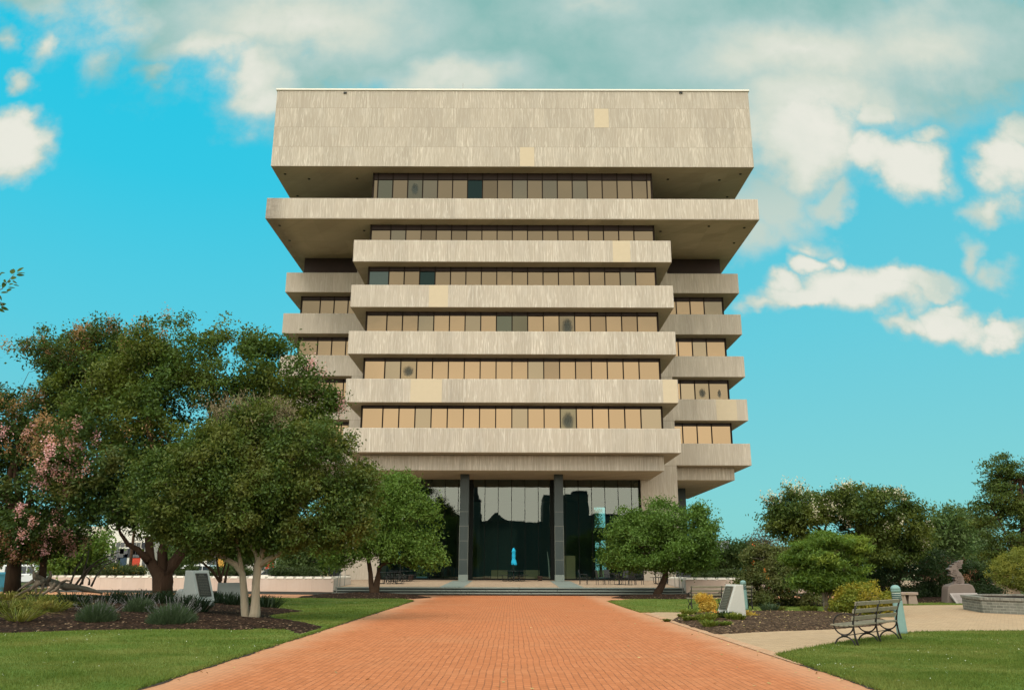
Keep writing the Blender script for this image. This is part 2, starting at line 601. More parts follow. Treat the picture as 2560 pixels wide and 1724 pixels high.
def mat_mulch(name, a=(.014, .008, .005), b=(.075, .042, .027)):
    m, n = new_mat(name)
    P, N, g = pos_n(n)
    vo = n.node('ShaderNodeTexVoronoi'); vo.inputs['Scale'].default_value = 24.
    n.l.new(n.node('ShaderNodeMapping').outputs[0], vo.inputs['Vector'])
    mp = vo.inputs['Vector'].links[0].from_node
    n.l.new(P, mp.inputs[0]); mp.inputs['Scale'].default_value = (1., .5, 1.)
    t = n.xyz(vo.outputs['Color'])[0]
    nz = n.noise(P, 5., 4., .7)
    c = n.mix(n.m('MULTIPLY', n.m('MULTIPLY', t, t), n.m('ADD', .4, nz)), a, b)
    c = n.mix(n.m('GREATER_THAN', t, .965), c, (.24, .16, .10))
    n.out(n.bsdf(c, .95, n.bump(n.m('ADD', t, nz), 1., .05), spec=.08))
    return m


def mat_bronze_glass(name):
    m, n = new_mat(name)
    at = n.node('ShaderNodeAttribute'); at.attribute_name = 'tone'
    P, N, g = pos_n(n)
    nm = n.bump(n.noise(P, .7, 2., .5), .06, .05)
    p = n.node('ShaderNodeBsdfPrincipled')
    c = n.mix(1., (.232, .170, .104), at.outputs['Color'], 'MULTIPLY')
    n.l.new(c, p.inputs['Base Color']); p.inputs['Metallic'].default_value = 1.
    p.inputs['Roughness'].default_value = .06
    n.l.new(nm, p.inputs['Normal'])
    n.out(p.outputs[0])
    return m


def mat_clear_glass(name, refl=.26, tint=(.55, .68, .64), rough=.01):
    m, n = new_mat(name)
    P, N, g = pos_n(n)
    nm = n.bump(n.noise(P, .5, 2., .5), .05, .04)
    gl = n.node('ShaderNodeBsdfGlossy'); gl.inputs[0].default_value = (.86, .95, .88, 1); gl.inputs['Roughness'].default_value = rough
    n.l.new(nm, gl.inputs['Normal'])
    tr = n.node('ShaderNodeBsdfTransparent'); tr.inputs[0].default_value = tint + (1,)
    lw = n.node('ShaderNodeLayerWeight'); lw.inputs[0].default_value = .35
    f = n.m('ADD', refl, n.m('MULTIPLY', lw.outputs['Fresnel'], .35), clamp=True)
    mx = n.node('ShaderNodeMixShader'); n.l.new(f, mx.inputs[0])
    n.l.new(tr.outputs[0], mx.inputs[1]); n.l.new(gl.outputs[0], mx.inputs[2])
    n.out(mx.outputs[0])
    return m


def mat_film(name):
    m, n = new_mat(name)
    df = n.node('ShaderNodeBsdfDiffuse'); df.inputs[0].default_value = (.105, .125, .12, 1)
    tr = n.node('ShaderNodeBsdfTransparent')
    tc = n.node('ShaderNodeTexCoord')
    gx, gy, gz = n.xyz(tc.outputs['Generated'])
    dx = n.m('SUBTRACT', gx, .5); dz = n.m('SUBTRACT', gz, .5)
    rr = n.m('MULTIPLY', n.m('SQRT', n.m('ADD', n.m('MULTIPLY', dx, dx), n.m('MULTIPLY', dz, dz))), 2.)
    P_, N_, g_ = pos_n(n)
    rr = n.m('ADD', rr, n.m('MULTIPLY', n.m('SUBTRACT', n.noise(P_, 2.2, 3., .6), .5), .7))
    mx = n.node('ShaderNodeMixShader'); n.l.new(n.ss(rr, .30, 1.05, .42, 0.), mx.inputs[0])
    n.l.new(tr.outputs[0], mx.inputs[1]); n.l.new(df.outputs[0], mx.inputs[2])
    n.out(mx.outputs[0])
    return m


M = {}
M['conc'] = mat_concrete('ribbed tan concrete', (.412, .366, .298), (.62, .575, .49), wander=.42)
M['conc_slab'] = mat_concrete('ribbed tan slab concrete', row=3.8, z0=25.1)
M['conc_dirt'] = mat_concrete('ribbed tan concrete with a sooty end', dirt=1.1, row=3.8, z0=25.1)
M['conc_wing'] = mat_concrete('plainer tan concrete', streak=.6, row=3.8, z0=25.1)
M['conc_wall'] = mat_concrete('pinkish wall concrete', (.55, .475, .41), (.63, .56, .50), streak=.25, row=5., z0=-2.)
M['cap'] = mat_plain('pale stone cap', (.66, .61, .53), .8, var=.1)
M['patch'] = mat_plain('smooth cream patch', (.535, .455, .325), .85, var=.06, scale=3.)
M['coping'] = mat_plain('white metal coping', (.74, .72, .64), .5, var=.05)
M['bronze'] = mat_bronze_glass('bronze mirror glass')
M['frame'] = mat_plain('dark bronze frame', (.020, .014, .010), .75, var=.2, spec=.1)
M['frame_lobby'] = mat_plain('black green frame', (.010, .013, .012), .75, var=.2, spec=.1)
M['header'] = mat_plain('dark brown header panel', (.030, .018, .014), .35, var=.3, scale=1.5)
M['stainfilm'] = mat_film('peeling window film')
M['granite'] = mat_granite('dark green granite', (.018, .030, .030), (.050, .068, .066), .45)
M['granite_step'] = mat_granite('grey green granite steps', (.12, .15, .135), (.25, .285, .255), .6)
M['granite_riser'] = mat_granite('shaded riser granite', (.022, .030, .028), (.05, .062, .058), .6)  # shade below the nosings is put into this darker riser colour
M['joint'] = mat_plain('pale joint mortar', (.24, .25, .21), .9)
M['glass'] = mat_clear_glass('lobby glass', .105)
M['carglass'] = mat_clear_glass('car glass', .10, (.10, .12, .12))
M['winglass'] = mat_plain('dark house window glass', (.03, .04, .05), .08, var=.2, spec=.6)
M['interior'] = mat_plain('dark interior', (.10, .15, .14), .8)
M['intfloor'] = mat_plain('dark lobby floor', (.07, .06, .05), .4)
M['cabinet'] = mat_plain('tan cabinet laminate', (.50, .40, .22), .6, var=.08)
M['brick'] = mat_brick_ground('orange brick paving', [(.45, .150, .057), (.495, .167, .065), (.535, .188, .077)], (.21, .080, .038), .205, .105, PI / 2, .009, (.50, .235, .115), .30, pale=(.56, .32, .19))
M['tan_brick'] = mat_brick_ground('tan brick paving', [(.41, .275, .165), (.45, .305, .185), (.50, .345, .215)], (.28, .19, .12), .21, .105, R(30), .010, (.40, .30, .21), .35)
M['terrace'] = mat_brick_ground('terrace brick', [(.30, .21, .14), (.38, .27, .18), (.46, .33, .23)], (.20, .15, .11), .22, .11, 0., .012, (.42, .33, .24), .4)
M['edge'] = mat_brick_ground('tan border brick', [(.47, .25, .14), (.52, .30, .18), (.58, .36, .23)], (.30, .18, .11), .21, .105, 0., .010, (.44, .29, .18), .5)
M['lawn'] = mat_grass('lawn turf', (.080, .125, .022), (.125, .175, .038), (.175, .19, .05))
M['blades'] = mat_grass('grass blades', (.095, .145, .024), (.18, .225, .05), (.23, .235, .065), True)
M['field'] = mat_grass('rough ground', (.05, .075, .025), (.09, .12, .04), (.14, .13, .07))
M['asphalt'] = mat_plain('asphalt', (.055, .055, .052), .9, var=.25, scale=3.)
M['mulch'] = mat_mulch('dark mulch')
M['mulch_dry'] = mat_mulch('dry brown mulch', (.035, .021, .013), (.17, .105, .065))
M['metal_black'] = mat_plain('black painted metal', (.018, .020, .020), .45, var=.3)
M['metal_grey'] = mat_plain('grey steel', (.30, .31, .29), .4, .6, var=.1)
M['iron'] = mat_plain('dark brown iron', (.028, .024, .022), .6, var=.3, scale=20.)
M['slat'] = mat_bark('weathered bench slat', (.17, .15, .10), (.38, .34, .26), 3.)
M['bollard'] = mat_plain('blue green bollard paint', (.20, .33, .31), .55, var=.12, scale=8., bump=.05)
M['bollard_dark'] = mat_plain('bollard louvre gap', (.03, .085, .095), .6)
M['bollard_white'] = mat_plain('bollard lens', (.62, .66, .58), .4)
M['stone_pale'] = mat_granite('pale granite', (.36, .37, .34), (.56, .56, .51), .8)
M['stone_grey'] = mat_granite('grey granite', (.16, .185, .18), (.32, .35, .33), .8)
M['stone_brown'] = mat_granite('brown granite', (.11, .085, .072), (.21, .165, .145), .5)
M['stone_plate'] = mat_granite('inscribed grey slab', (.22, .19, .18), (.34, .30, .28), .4)
M['bench_stone'] = mat_granite('tan stone', (.24, .18, .14), (.36, .28, .23), .8)
M['plaque'] = mat_plain('bronze plaque', (.095, .075, .050), .45, .5, var=.3, scale=9.)
M['plaque_dark'] = mat_plain('dark bronze plaque', (.035, .028, .022), .45, .5, var=.3, scale=9.)
M['letter'] = mat_plain('raised bronze lettering', (.22, .19, .13), .4, .5)
M['letter_dark'] = mat_plain('dull bronze lettering', (.09, .075, .055), .4, .5)
M['umbrella'] = mat_plain('turquoise umbrella cloth', (.012, .38, .62), .8, var=.12, scale=12.)
M['planter'] = mat_brick_ground('grey planter brick', [(.17, .165, .14), (.22, .21, .18), (.27, .26, .22)], (.36, .34, .29), .21, .1, 0., .010)
M['white_wall'] = mat_plain('white painted siding', (.78, .76, .70), .7, var=.05)
M['yellow_wall'] = mat_plain('cream painted siding', (.68, .52, .30), .7, var=.05)
M['red_brick'] = mat_plain('red brown house brick', (.33, .15, .085), .85, var=.2)
M['roof_tan'] = mat_plain('tan shingle roof', (.46, .40, .32), .9, var=.1)
M['roof_grey'] = mat_plain('grey shingle roof', (.16, .16, .16), .9, var=.15)
M['trim_dark'] = mat_plain('dark shutters', (.03, .035, .045), .6)
M['door_red'] = mat_plain('red door', (.55, .06, .03), .5)
M['door_navy'] = mat_plain('navy door', (.03, .06, .10), .5)
M['orange_door'] = mat_plain('orange yellow door', (.62, .33, .06), .5)
M['teal_panel'] = mat_plain('teal panel', (.05, .33, .38), .6)
M['car_white'] = mat_plain('white car paint', (.66, .70, .70), .25, var=.03, spec=.6)
M['car_dark'] = mat_plain('dark car paint', (.03, .035, .04), .25, var=.1, spec=.6)
M['rubber'] = mat_plain('tyre rubber', (.015, .015, .015), .8)
M['rim'] = mat_plain('alloy rim', (.35, .36, .36), .35, .8)
M['bin'] = mat_plain('blue bin plastic', (.02, .15, .22), .5)
M['lamp_red'] = mat_plain('red tail lamp', (.45, .02, .02), .3)
M['bark_dark'] = mat_bark('dark brown bark', (.040, .024, .016), (.125, .080, .052))
M['bark_pale'] = mat_bark('pale smooth bark', (.24, .19, .13), (.46, .40, .30), .8)
M['bark_grey'] = mat_bark('grey bark', (.09, .075, .06), (.22, .19, .155))
M['bark_red'] = mat_bark('red brown bark', (.032, .020, .013), (.11, .066, .044))
M['driftwood'] = mat_bark('grey driftwood', (.15, .115, .085), (.42, .36, .28), .7)
M['leaf_dark'] = mat_leaf('deep green leaves', (.030, .068, .010), (.085, .145, .026), (.12, .145, .022), .45)
M['leaf_pinktree'] = mat_leaf('myrtle leaves', (.026, .062, .012), (.075, .125, .026), (.13, .115, .028), .5, (.54, .72))
M['leaf_olive'] = mat_leaf('olive green leaves', (.032, .070, .011), (.095, .15, .028), (.135, .15, .03), .8)
M['leaf_bright'] = mat_leaf('fresh green leaves', (.065, .135, .018), (.165, .265, .05), (.12, .20, .032), .6)
M['leaf_mid'] = mat_leaf('mid green leaves', (.055, .115, .016), (.14, .235, .045), (.095, .17, .025), .6)
M['leaf_myrtle'] = mat_leaf('white myrtle leaves', (.030, .062, .012), (.09, .135, .027), (.12, .145, .025), .5)
M['leaf_conifer'] = mat_leaf('lime conifer sprays', (.05, .11, .014), (.14, .22, .032), (.24, .30, .04), .9, (.5, .66))
M['leaf_juniper'] = mat_leaf('dark juniper sprays', (.014, .030, .010), (.036, .062, .018), (.03, .055, .014), .8)
M['leaf_rose'] = mat_leaf('rose bush leaves', (.05, .075, .018), (.14, .16, .045), (.13, .125, .04), 1.)
M['leaf_yellow'] = mat_leaf('yellow green leaves', (.10, .15, .02), (.24, .25, .03), (.34, .27, .03), 1.1, (.46, .60))
M['leaf_gold'] = mat_leaf('golden leaves', (.42, .30, .045), (.70, .52, .11), (.55, .32, .04), 2.)
M['leaf_topiary'] = mat_leaf('clipped golden green leaves', (.11, .14, .02), (.22, .24, .045), (.26, .25, .04), 1.6)
M['leaf_hedge'] = mat_leaf('hedge leaves', (.03, .05, .016), (.075, .105, .032), (.06, .085, .022), 1.2)
M['leaf_far'] = mat_leaf('distant leaves', (.055, .105, .030), (.12, .185, .055), (.10, .15, .045), .4)
M['leaf_haze'] = mat_leaf('far leaves with haze in the colour', (.085, .135, .06), (.145, .20, .085), (.125, .175, .07), .3)  # distance haze mixed into the leaf colour as a paler grey green
M['leaf_bare'] = mat_leaf('dry grey leaves', (.14, .13, .09), (.24, .22, .15), (.16, .16, .10), .8)
M['twig'] = mat_leaf('dead pale twigs', (.15, .12, .07), (.27, .22, .13), (.20, .17, .09), 1., trans=.0)
M['pink'] = mat_leaf('pink blossom', (.74, .35, .38), (.95, .58, .61), (.74, .42, .32), .9, (.46, .64))
M['rust'] = mat_leaf('faded rusty blossom', (.28, .16, .065), (.50, .30, .16), (.40, .24, .10), .9)
M['cream'] = mat_leaf('cream blossom', (.55, .50, .36), (.80, .76, .62), (.6, .58, .36), 1.)
M['redflower'] = mat_leaf('red rose blossom', (.75, .06, .03), (.95, .22, .06), (.9, .30, .06), 1.5)
M['orangeflower'] = mat_leaf('orange blossom', (.75, .25, .03), (.95, .45, .08), (.9, .35, .05), 1.5)
M['lavender'] = mat_leaf('grey green lavender', (.045, .075, .036), (.095, .135, .072), (.065, .105, .045), 2.)
M['lavspike'] = mat_leaf('pale lavender spikes', (.15, .145, .155), (.25, .235, .245), (.18, .18, .18), 2.)
M['daylily'] = mat_leaf('daylily blades', (.06, .095, .014), (.19, .20, .04), (.29, .24, .065), 1.2, (.5, .66))
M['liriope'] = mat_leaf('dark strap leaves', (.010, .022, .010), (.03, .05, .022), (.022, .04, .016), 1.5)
M['bedgreen'] = mat_leaf('small bed plants', (.09, .14, .02), (.23, .28, .05), (.22, .22, .04), 3.)
M['white_dot'] = mat_leaf('white clover heads', (.55, .58, .48), (.75, .76, .66), (.7, .7, .55), 1.)
M['litter'] = mat_leaf('dry leaf litter', (.30, .22, .08), (.60, .52, .22), (.35, .22, .12), 2., trans=.1)
M['reflection_brick'] = mat_plain('dark brown civic brick', (.11, .14, .13), .9, var=.2)
M['slate'] = mat_plain('dark slate', (.05, .05, .055), .8)
M['soil'] = mat_plain('planter soil', (.05, .035, .025), .95, var=.4, scale=12.)
rng = np.random.default_rng(7)
random.seed(7)


# ------------------------------------------------------------------ ground
def sheet(name, poly, z, mat, thick=0.):
    b = MB()
    n = len(poly)
    if thick:
        b.prism([(p[0], p[1]) for p in poly], 'z', z - thick, z)
    else:
        b.add([(p[0], p[1], z) for p in poly], [tuple(range(n))])
    return struct(b.build(name, mat, fix=bool(thick)))


def rect(x0, x1, y0, y1): return [(x0, y0), (x1, y0), (x1, y1), (x0, y1)]


def inside(poly, X, Y):
    p = np.asarray([(q[0], q[1]) for q in poly]); r = np.zeros(X.shape, bool)
    j = len(p) - 1
    for i in range(len(p)):
        a = (p[i, 1] > Y) != (p[j, 1] > Y)
        dy = p[j, 1] - p[i, 1]
        xx = (p[j, 0] - p[i, 0]) * (Y - p[i, 1]) / (dy if abs(dy) > 1e-9 else 1e-9) + p[i, 0]
        r ^= a & (X < xx)
        j = i
    return r


def edge_dist(poly, X, Y):
    p = np.asarray([(q[0], q[1]) for q in poly]); D = np.full(X.shape, 1e9)
    for i in range(len(p)):
        a, b = p[i], p[(i + 1) % len(p)]
        ab = b - a; L = (ab ** 2).sum() + 1e-12
        t = np.clip(((X - a[0]) * ab[0] + (Y - a[1]) * ab[1]) / L, 0, 1)
        D = np.minimum(D, np.hypot(X - a[0] - t * ab[0], Y - a[1] - t * ab[1]))
    return D


def wob(X, Y, s=1.):
    return (np.sin(X * 2.1 * s + 1.3 * np.sin(Y * 1.7 * s)) + np.sin(Y * 2.7 * s + 1.1 * np.sin(X * 3.1 * s)) + .6 * np.sin(X * 7.3 * s + Y * 5.1 * s)) / 2.6


BED = {}


def bed_z(name, x, y):
    poly, z0, slope, cap, amp = BED[name]
    X, Y = np.asarray(x, float), np.asarray(y, float)
    d = np.where(inside(poly, X, Y), edge_dist(poly, X, Y), -edge_dist(poly, X, Y))
    h = z0 + cap * (1 - np.exp(-np.maximum(d, 0) * slope / cap)) + amp * wob(X, Y, 2.) * (d > .1)
    return np.where(d < 0, -.03, h)


def mound(name, poly, mat, step=.16, z0=.03, slope=.22, cap=.2, amp=.012):
    key = len(BED)
    BED[key] = (poly, z0, slope, cap, amp)
    xs = [p[0] for p in poly]; ys = [p[1] for p in poly]
    gx = np.arange(min(xs) - step, max(xs) + 2 * step, step); gy = np.arange(min(ys) - step, max(ys) + 2 * step, step)
    X, Y = np.meshgrid(gx, gy)
    Xw = X + wob(X, Y, 1.7) * .05; Yw = Y + wob(Y, X, 1.9) * .05
    Z = bed_z(key, Xw, Yw)
    ins = Z > -.02
    use = np.zeros(X.shape, bool); use[:-1, :-1] = ins[:-1, :-1] | ins[1:, :-1] | ins[:-1, 1:] | ins[1:, 1:]
    idx = np.full(X.shape, -1); vs = []; fs = []
    def vid(i, j):
        if idx[i, j] < 0:
            idx[i, j] = len(vs); vs.append((Xw[i, j], Yw[i, j], Z[i, j]))
        return int(idx[i, j])
    for i, j in zip(*np.nonzero(use)):
        if i + 1 < X.shape[0] and j + 1 < X.shape[1]:
            fs.append((vid(i, j), vid(i, j + 1), vid(i + 1, j + 1), vid(i + 1, j)))
    b = MB(); b.add(vs, fs)
    return struct(b.build(name, mat, smooth=True))


sheet('ground', rect(-1500, 1500, -700, 2500), -.05, M['field'])
sheet('brick_path', [(-5.05, -4), (5.05, -4), (5.05, 44.6), (34, 44.6), (34, 52.6), (-40, 58.5), (-40, 47.5), (-5.05, 44.6)], 0., M['brick'])
PATHR = 4.62
tan_poly = [(4.76, 30.9), (4.76, 15.0), (6.4, 17.6), (9.2, 20.6), (9.9, 21.4), (11.3, 22.0), (13.1, 22.1), (34, 22.1), (34, 39.6), (21.7, 39.6), (17.6, 38.7), (14.5, 36.0), (12.0, 32.4), (11.17, 31.35), (9.09, 31.75), (7.0, 31.7), (5.3, 31.9)]
sheet('tan_path', tan_poly, .006, M['tan_brick'])
sheet('path_border', rect(4.72, 4.98, 14.5, 31.2), .012, M['edge'])
LAWN_L = [(-4.80, -4), (-4.79, 12), (-4.80, 16), (-4.77, 21), (-4.81, 26), (-4.78, 32), (-4.80, 42.5), (-5.6, 44.9), (-8., 45.6), (-16., 46.2), (-30., 47.3), (-46, 48.5), (-46, -4)]
LAWN_R = [(4.80, -4), (4.76, 11), (4.79, 13.5), (4.84, 16.03), (5.6, 17.0), (6.48, 18.05), (7.6, 19.35), (9.27, 20.95), (9.87, 21.65), (10.5, 22.0), (11.31, 22.2), (13.08, 22.3), (26, 22.3), (26, -4)]
LAWN_M = [(4.72, 42.4), (4.66, 36), (4.7, 31.6), (5.34, 32.0), (7.0, 31.72), (9.09, 31.8), (11.17, 31.3), (12.0, 32.6), (14.5, 36.2), (17.6, 38.9), (21.7, 39.75), (34, 39.75), (34, 50.), (18, 46.5), (9, 45.8), (6.3, 45.3)]
for nm, p in (('lawn', LAWN_L), ('lawn', LAWN_R), ('lawn', LAWN_M)):
    sheet(nm, p, .028, M['lawn'], .06)
eg = random.Random(31)
for (xa, y0, y1, sgn) in ((-4.80, 6, 42.5, 1), (4.79, 6, 15.6, -1)):
    n_ = int((y1 - y0) / .12); l_, r_ = [], []
    for k in range(n_ + 1):
        y = y0 + (y1 - y0) * k / n_
        w_ = .035 + .05 * abs(math.sin(y * 1.7) * math.sin(y * .63 + 1)) + eg.uniform(-.02, .03)
        l_.append((xa - sgn * .05, y, .006)); r_.append((xa + sgn * max(.01, w_), y, .006))
    eb = MB(); eb.add(l_ + r_, [(k, k + 1, n_ + 2 + k, n_ + 1 + k) for k in range(n_)])
    struct(eb.build('soil_edge', M['soil']))
BEDL = [(-14.5, 19.9), (-11.97, 20.5), (-10.7, 21.4), (-9.2, 21.9), (-7.9, 22.0), (-6.62, 21.86), (-6.4, 22.3), (-5.7, 21.9), (-4.84, 20.0), (-4.82, 23.0), (-5.45, 24.1), (-6.5, 26.1), (-7.3, 26.9), (-7.9, 28.7), (-7.5, 31.7), (-8.9, 33.8), (-11.5, 38.5), (-14.7, 43.0), (-20., 45.6), (-28, 46.5), (-36, 45.5), (-36, 30), (-22, 21)]
mound('mulch_bed', BEDL, M['mulch'], .2, .03, .10, .36, .02)
BEDR = [(4.88, 26.6), (4.86, 24.2), (4.9, 21.05), (5.6, 21.45), (6.44, 22.05), (8.5, 22.98), (10.3, 24.5), (11.5, 26.4), (12.2, 29.2), (11.6, 31.1), (10.3, 31.5), (9.09, 31.6), (7.2, 31.55), (6.0, 30.4)]
mound('mulch_bed', BEDR, M['mulch_dry'], .12, .02, .18, .16, .015)


def blob_poly(cx, cy, rx, ry, n=22, seed=1):
    r = random.Random(seed)
    return [(cx + rx * math.cos(a) * (1 + r.uniform(-.08, .08)), cy + ry * math.sin(a) * (1 + r.uniform(-.08, .08))) for a in [2 * PI * k / n for k in range(n)]]


mound('mulch_bed', blob_poly(-8.1, 47.3, 3.6, 2.5, seed=2), M['mulch'], .2, .03, .18, .34, .02)
mound('mulch_bed', blob_poly(9.6, 47.6, 4.0, 2.3, seed=3), M['mulch'], .2, .03, .16, .26, .02)
mound('mulch_bed', [(10.5, 37), (13, 36.6), (16, 39.5), (19, 41.2), (25, 41.5), (31, 43), (31, 49), (22, 48.5), (15, 45), (11, 41)], M['mulch'], .3, .03, .1, .2, .02)

# terrace with granite steps
tb = MB()
XL, XR = -10.72, 10.46
tb.add([(XL, 52.9, .452), (XR, 52.9, .452), (XR, 66, .68), (XL, 66, .68)], [(0, 1, 2, 3)])
tb.add([(-31, 57.6, .545), (XL, 57.6, .534), (XL, 66, .68), (-31, 66, .68)], [(0, 1, 2, 3)])
tb.add([(XR, 57.6, .534), (34, 57.6, .534), (34, 66, .68), (XR, 66, .68)], [(0, 1, 2, 3)])
tb.add([(-31, 66, .68), (34, 66, .68), (34, 100, .70), (-31, 100, .70)], [(0, 1, 2, 3)])
tb.add([(-31, 57.6, -.04), (XL, 57.6, -.04), (XL, 57.6, .534), (-31, 57.6, .534)], [(0, 1, 2, 3)])
tb.add([(XR, 57.6, -.04), (34, 57.6, -.04), (34, 57.6, .534), (XR, 57.6, .534)], [(0, 1, 2, 3)])
struct(tb.build('terrace', M['terrace']))
gs = MB()
for cx in (-3.69, 3.69):
    z = lambda y: .456 + (y - 52.9) * (.228 / 13.1)
    gs.add([(cx - .75, 52.92, z(52.92)), (cx + .75, 52.92, z(52.92)), (cx + .75, 65.7, z(65.7)), (cx - .75, 65.7, z(65.7))], [(0, 1, 2, 3)])
struct(gs.build('granite_paving_strip', M['granite_step']))
for k in range(3):
    y0 = 51.62 + .36 * k
    zt = .15 * (k + 1)
    sp = MB()
    cuts = [XL]; rr = random.Random(k + 3)
    while cuts[-1] < XR - 2.6: cuts.append(cuts[-1] + rr.uniform(1.7, 2.4))
    cuts.append(XR)
    for a, c in zip(cuts[:-1], cuts[1:]):
        sp.cbox(a + .006, c - .006, y0, y0 + (.42 if k < 2 else .92), zt - .065, zt, .012)
    st = struct(sp.build('granite_step', M['granite_step']))
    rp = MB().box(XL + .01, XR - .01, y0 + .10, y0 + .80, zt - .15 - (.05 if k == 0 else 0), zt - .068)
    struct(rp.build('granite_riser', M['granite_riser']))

# ------------------------------------------------------------------ the office building
BY = 62.0
B = empty('office_building', (0, 66, .6), 'tall tan concrete office block with cantilevered floors stacked above a dark glass lobby', 'building')
TOPS = [27.0, 23.2, 19.4, 15.6, 11.8]
FX, WX, TX = 12.72, 20.12, 20.0


def patch(parent, x0, x1, z0, z1, y, mat=None):
    MB().box(x0, x1, y - .006, y + .05, z0, z1).build('patch_panel', mat or M['patch'], parent)


def bevel_box(name, x0, x1, y0, y1, z0, z1, mat, parent):
    o = MB().box(x0, x1, y0, y1, z0, z1).build(name, mat, parent, fix=True)
    md = o.modifiers.new('bevel', 'BEVEL'); md.width = .035; md.segments = 2
    return o


top = bevel_box('roof_block', -TX + .08, TX - .08, BY + .02, 96, 33.5, 40.55, M['conc'], B)
MB().box(-TX - .0, TX + .0, BY - .06, 96.1, 40.56, 40.70).build('roof_coping', M['coping'], B)
patch(top, 6.85, 8.05, 37.12, 38.88, BY + .02); patch(top, .62, 1.80, 33.55, 35.28, BY + .02)
for px in (863, 1702):
    c = aty(px, 232, BY)
    MB().box(c.x - .13, c.x + .13, BY - .07, BY + .05, c.z - .09, c.z + .05).build('roof_vent', M['metal_black'], B)
mast = MB().tube([(-5.1, 75, 40.6), (-5.1, 75, 49.6)], .035, 6)
mast.tube([(-5.1, 75, 47.9), (-4.75, 75, 47.9)], .025, 5).tube([(-5.25, 75, 46.6), (-5.1, 75, 46.6)], .025, 5)
mast.build('roof_antenna', M['metal_grey'], B)
s2 = bevel_box('floor_slab', -TX, TX, BY, 95.5, 28.83, 30.65, M['conc_dirt'], B)
fpatch = {0: [(7.2, 9.45, .9), (11.4, 12.2, .0)], 1: [(-6.55, -5.1, .9)], 3: [(-7.75, -5.35, .9)]}
fpatch = {0: [(8.05, 9.45)], 1: [(-6.55, -5.05)], 3: [(-7.75, -5.35), (11.55, 12.66)]}
for i, t in enumerate(TOPS):
    s = bevel_box('floor_slab', -FX, FX, BY, 69.49, t - 1.85, t, M['conc_slab'], B)
    for (a, c) in fpatch.get(i, []): patch(s, a, c, t - 1.83, t - .02, BY)
    for sx in (-1, 1):
        x0, x1 = sorted((sx * 10.9, sx * WX))
        w = bevel_box('wing_slab', x0, x1, 69.6, 95.3, t - 1.85, t, M['conc_wing'], B)
        if sx > 0 and i == 3: patch(w, 17.45, 19.2, t - 1.83, t - .02, 69.6)
    # small round soffit drains beside the glass
    for sx in (-1, 1):
        MB().lathe([(.09, t - 2.0), (.09, t - 1.86)], 10, sx * 12.05, 68.6).build('soffit_light', M['metal_black'], s)
for (lst, zz) in (([(-19.1, 63.4), (-17.3, 64.3), (-13.2, 64.2), (-19.1, 67.6), (13.2, 64.2), (17.6, 64.3), (19.1, 63.2), (19.1, 67.6)], 33.5), ([(-19.2, 63.4), (-19.2, 66.6), (-12.4, 64.4), (12.4, 64.4), (16.2, 63.3), (19.2, 63.6), (19.2, 66.9)], 28.83)):
    for (x, y) in lst:
        MB().lathe([(.11, zz - .05), (.11, zz + .02)], 12, x, y).build('soffit_light', M['metal_black'], top if zz > 30 else s2)
bevel_box('lobby_fascia', -11.6, 11.6, 63.2, 69.85, 8.75, 9.94, M['conc_slab'], B)
for sx in (-1, 1):
    x0, x1 = sorted((sx * 13.82, sx * 18.95))
    bevel_box('wing_fascia', x0, x1, 70.8, 90.0, 8.85, 9.94, M['conc_slab'], B)
    x0, x1 = sorted((sx * 10.72, sx * 13.80))
    bevel_box('stair_pier', x0, x1, 69.5, 73.5, .5, 27.4, M['conc_wing'], B)
    x0, x1 = sorted((sx * 13.6, sx * 16.2))
    MB().box(x0, x1, 78., 88., .5, 8.84).build('recessed_core', M['granite'], B)
# dark boxes behind the glazing, the inner one added to block light
MB().box(-11.2, 11.2, 63.75, 70.2, 9.96, 33.45).build('light_block_core', M['interior'], B)
MB().box(-18.5, 18.5, 71.3, 94.6, 9.96, 33.48).build('wing_core', M['header'], B)

tone_rng = random.Random(11)


def ribbon(x0, x1, y, z0, z1, edges, header, special, low):
    """one long window: mirror panes in a dark frame under a dark header"""
    zg = z1 - header
    g = MB()
    for k, (a, c) in enumerate(zip(edges[:-1], edges[1:])):
        t = tone_rng.uniform(.95, 1.04)
        if tone_rng.random() < .12: t *= tone_rng.uniform(.70, .88)
        col = (t, t, t) if tone_rng.random() > .16 else (t * .82, t * .92, t * 1.02)
        if k in special: col = special[k]
        dt, dl, dr = tone_rng.uniform(-.012, .012), tone_rng.uniform(-.006, .006), tone_rng.uniform(-.006, .006)
        g.add([(a, y + dl, z0 - .02), (c, y + dr, z0 - .02), (c, y + dr + dt, zg), (a, y + dl + dt, zg)], [(0, 1, 2, 3)], col)
    o = g.build('ribbon_window', M['bronze'], B)
    f = MB()
    for k, e in enumerate(edges):
        hw = .05 if 0 < k < len(edges) - 1 else .08
        f.box(e - hw * .85, e + hw * .85, y - .06, y + .05, z0 - .02, z1 - .012)
    f.box(edges[0], edges[-1], y - .05, y + .04, z0 - .03, z0 + .03).box(edges[0], edges[-1], y - .05, y + .04, zg - .03, zg + .02)
    f.build('window_frame', M['frame'], o)
    MB().box(edges[0] - .04, edges[-1] + .04, y - .012, y + .06, zg, z1 - .004).build('header_panel', M['header'], o)
    return o


def film(win, cx, cz, rx, rz, y, seed):
    r = random.Random(seed)
    n = 22
    pts = [(cx + rx * math.cos(2 * PI * k / n) * r.uniform(.8, 1.05), cz + rz * math.sin(2 * PI * k / n) * r.uniform(.85, 1.05)) for k in range(n)]
    MB().prism(pts, 'y', y - .030, y - .026).build('peeled_film', M['stainfilm'], win)


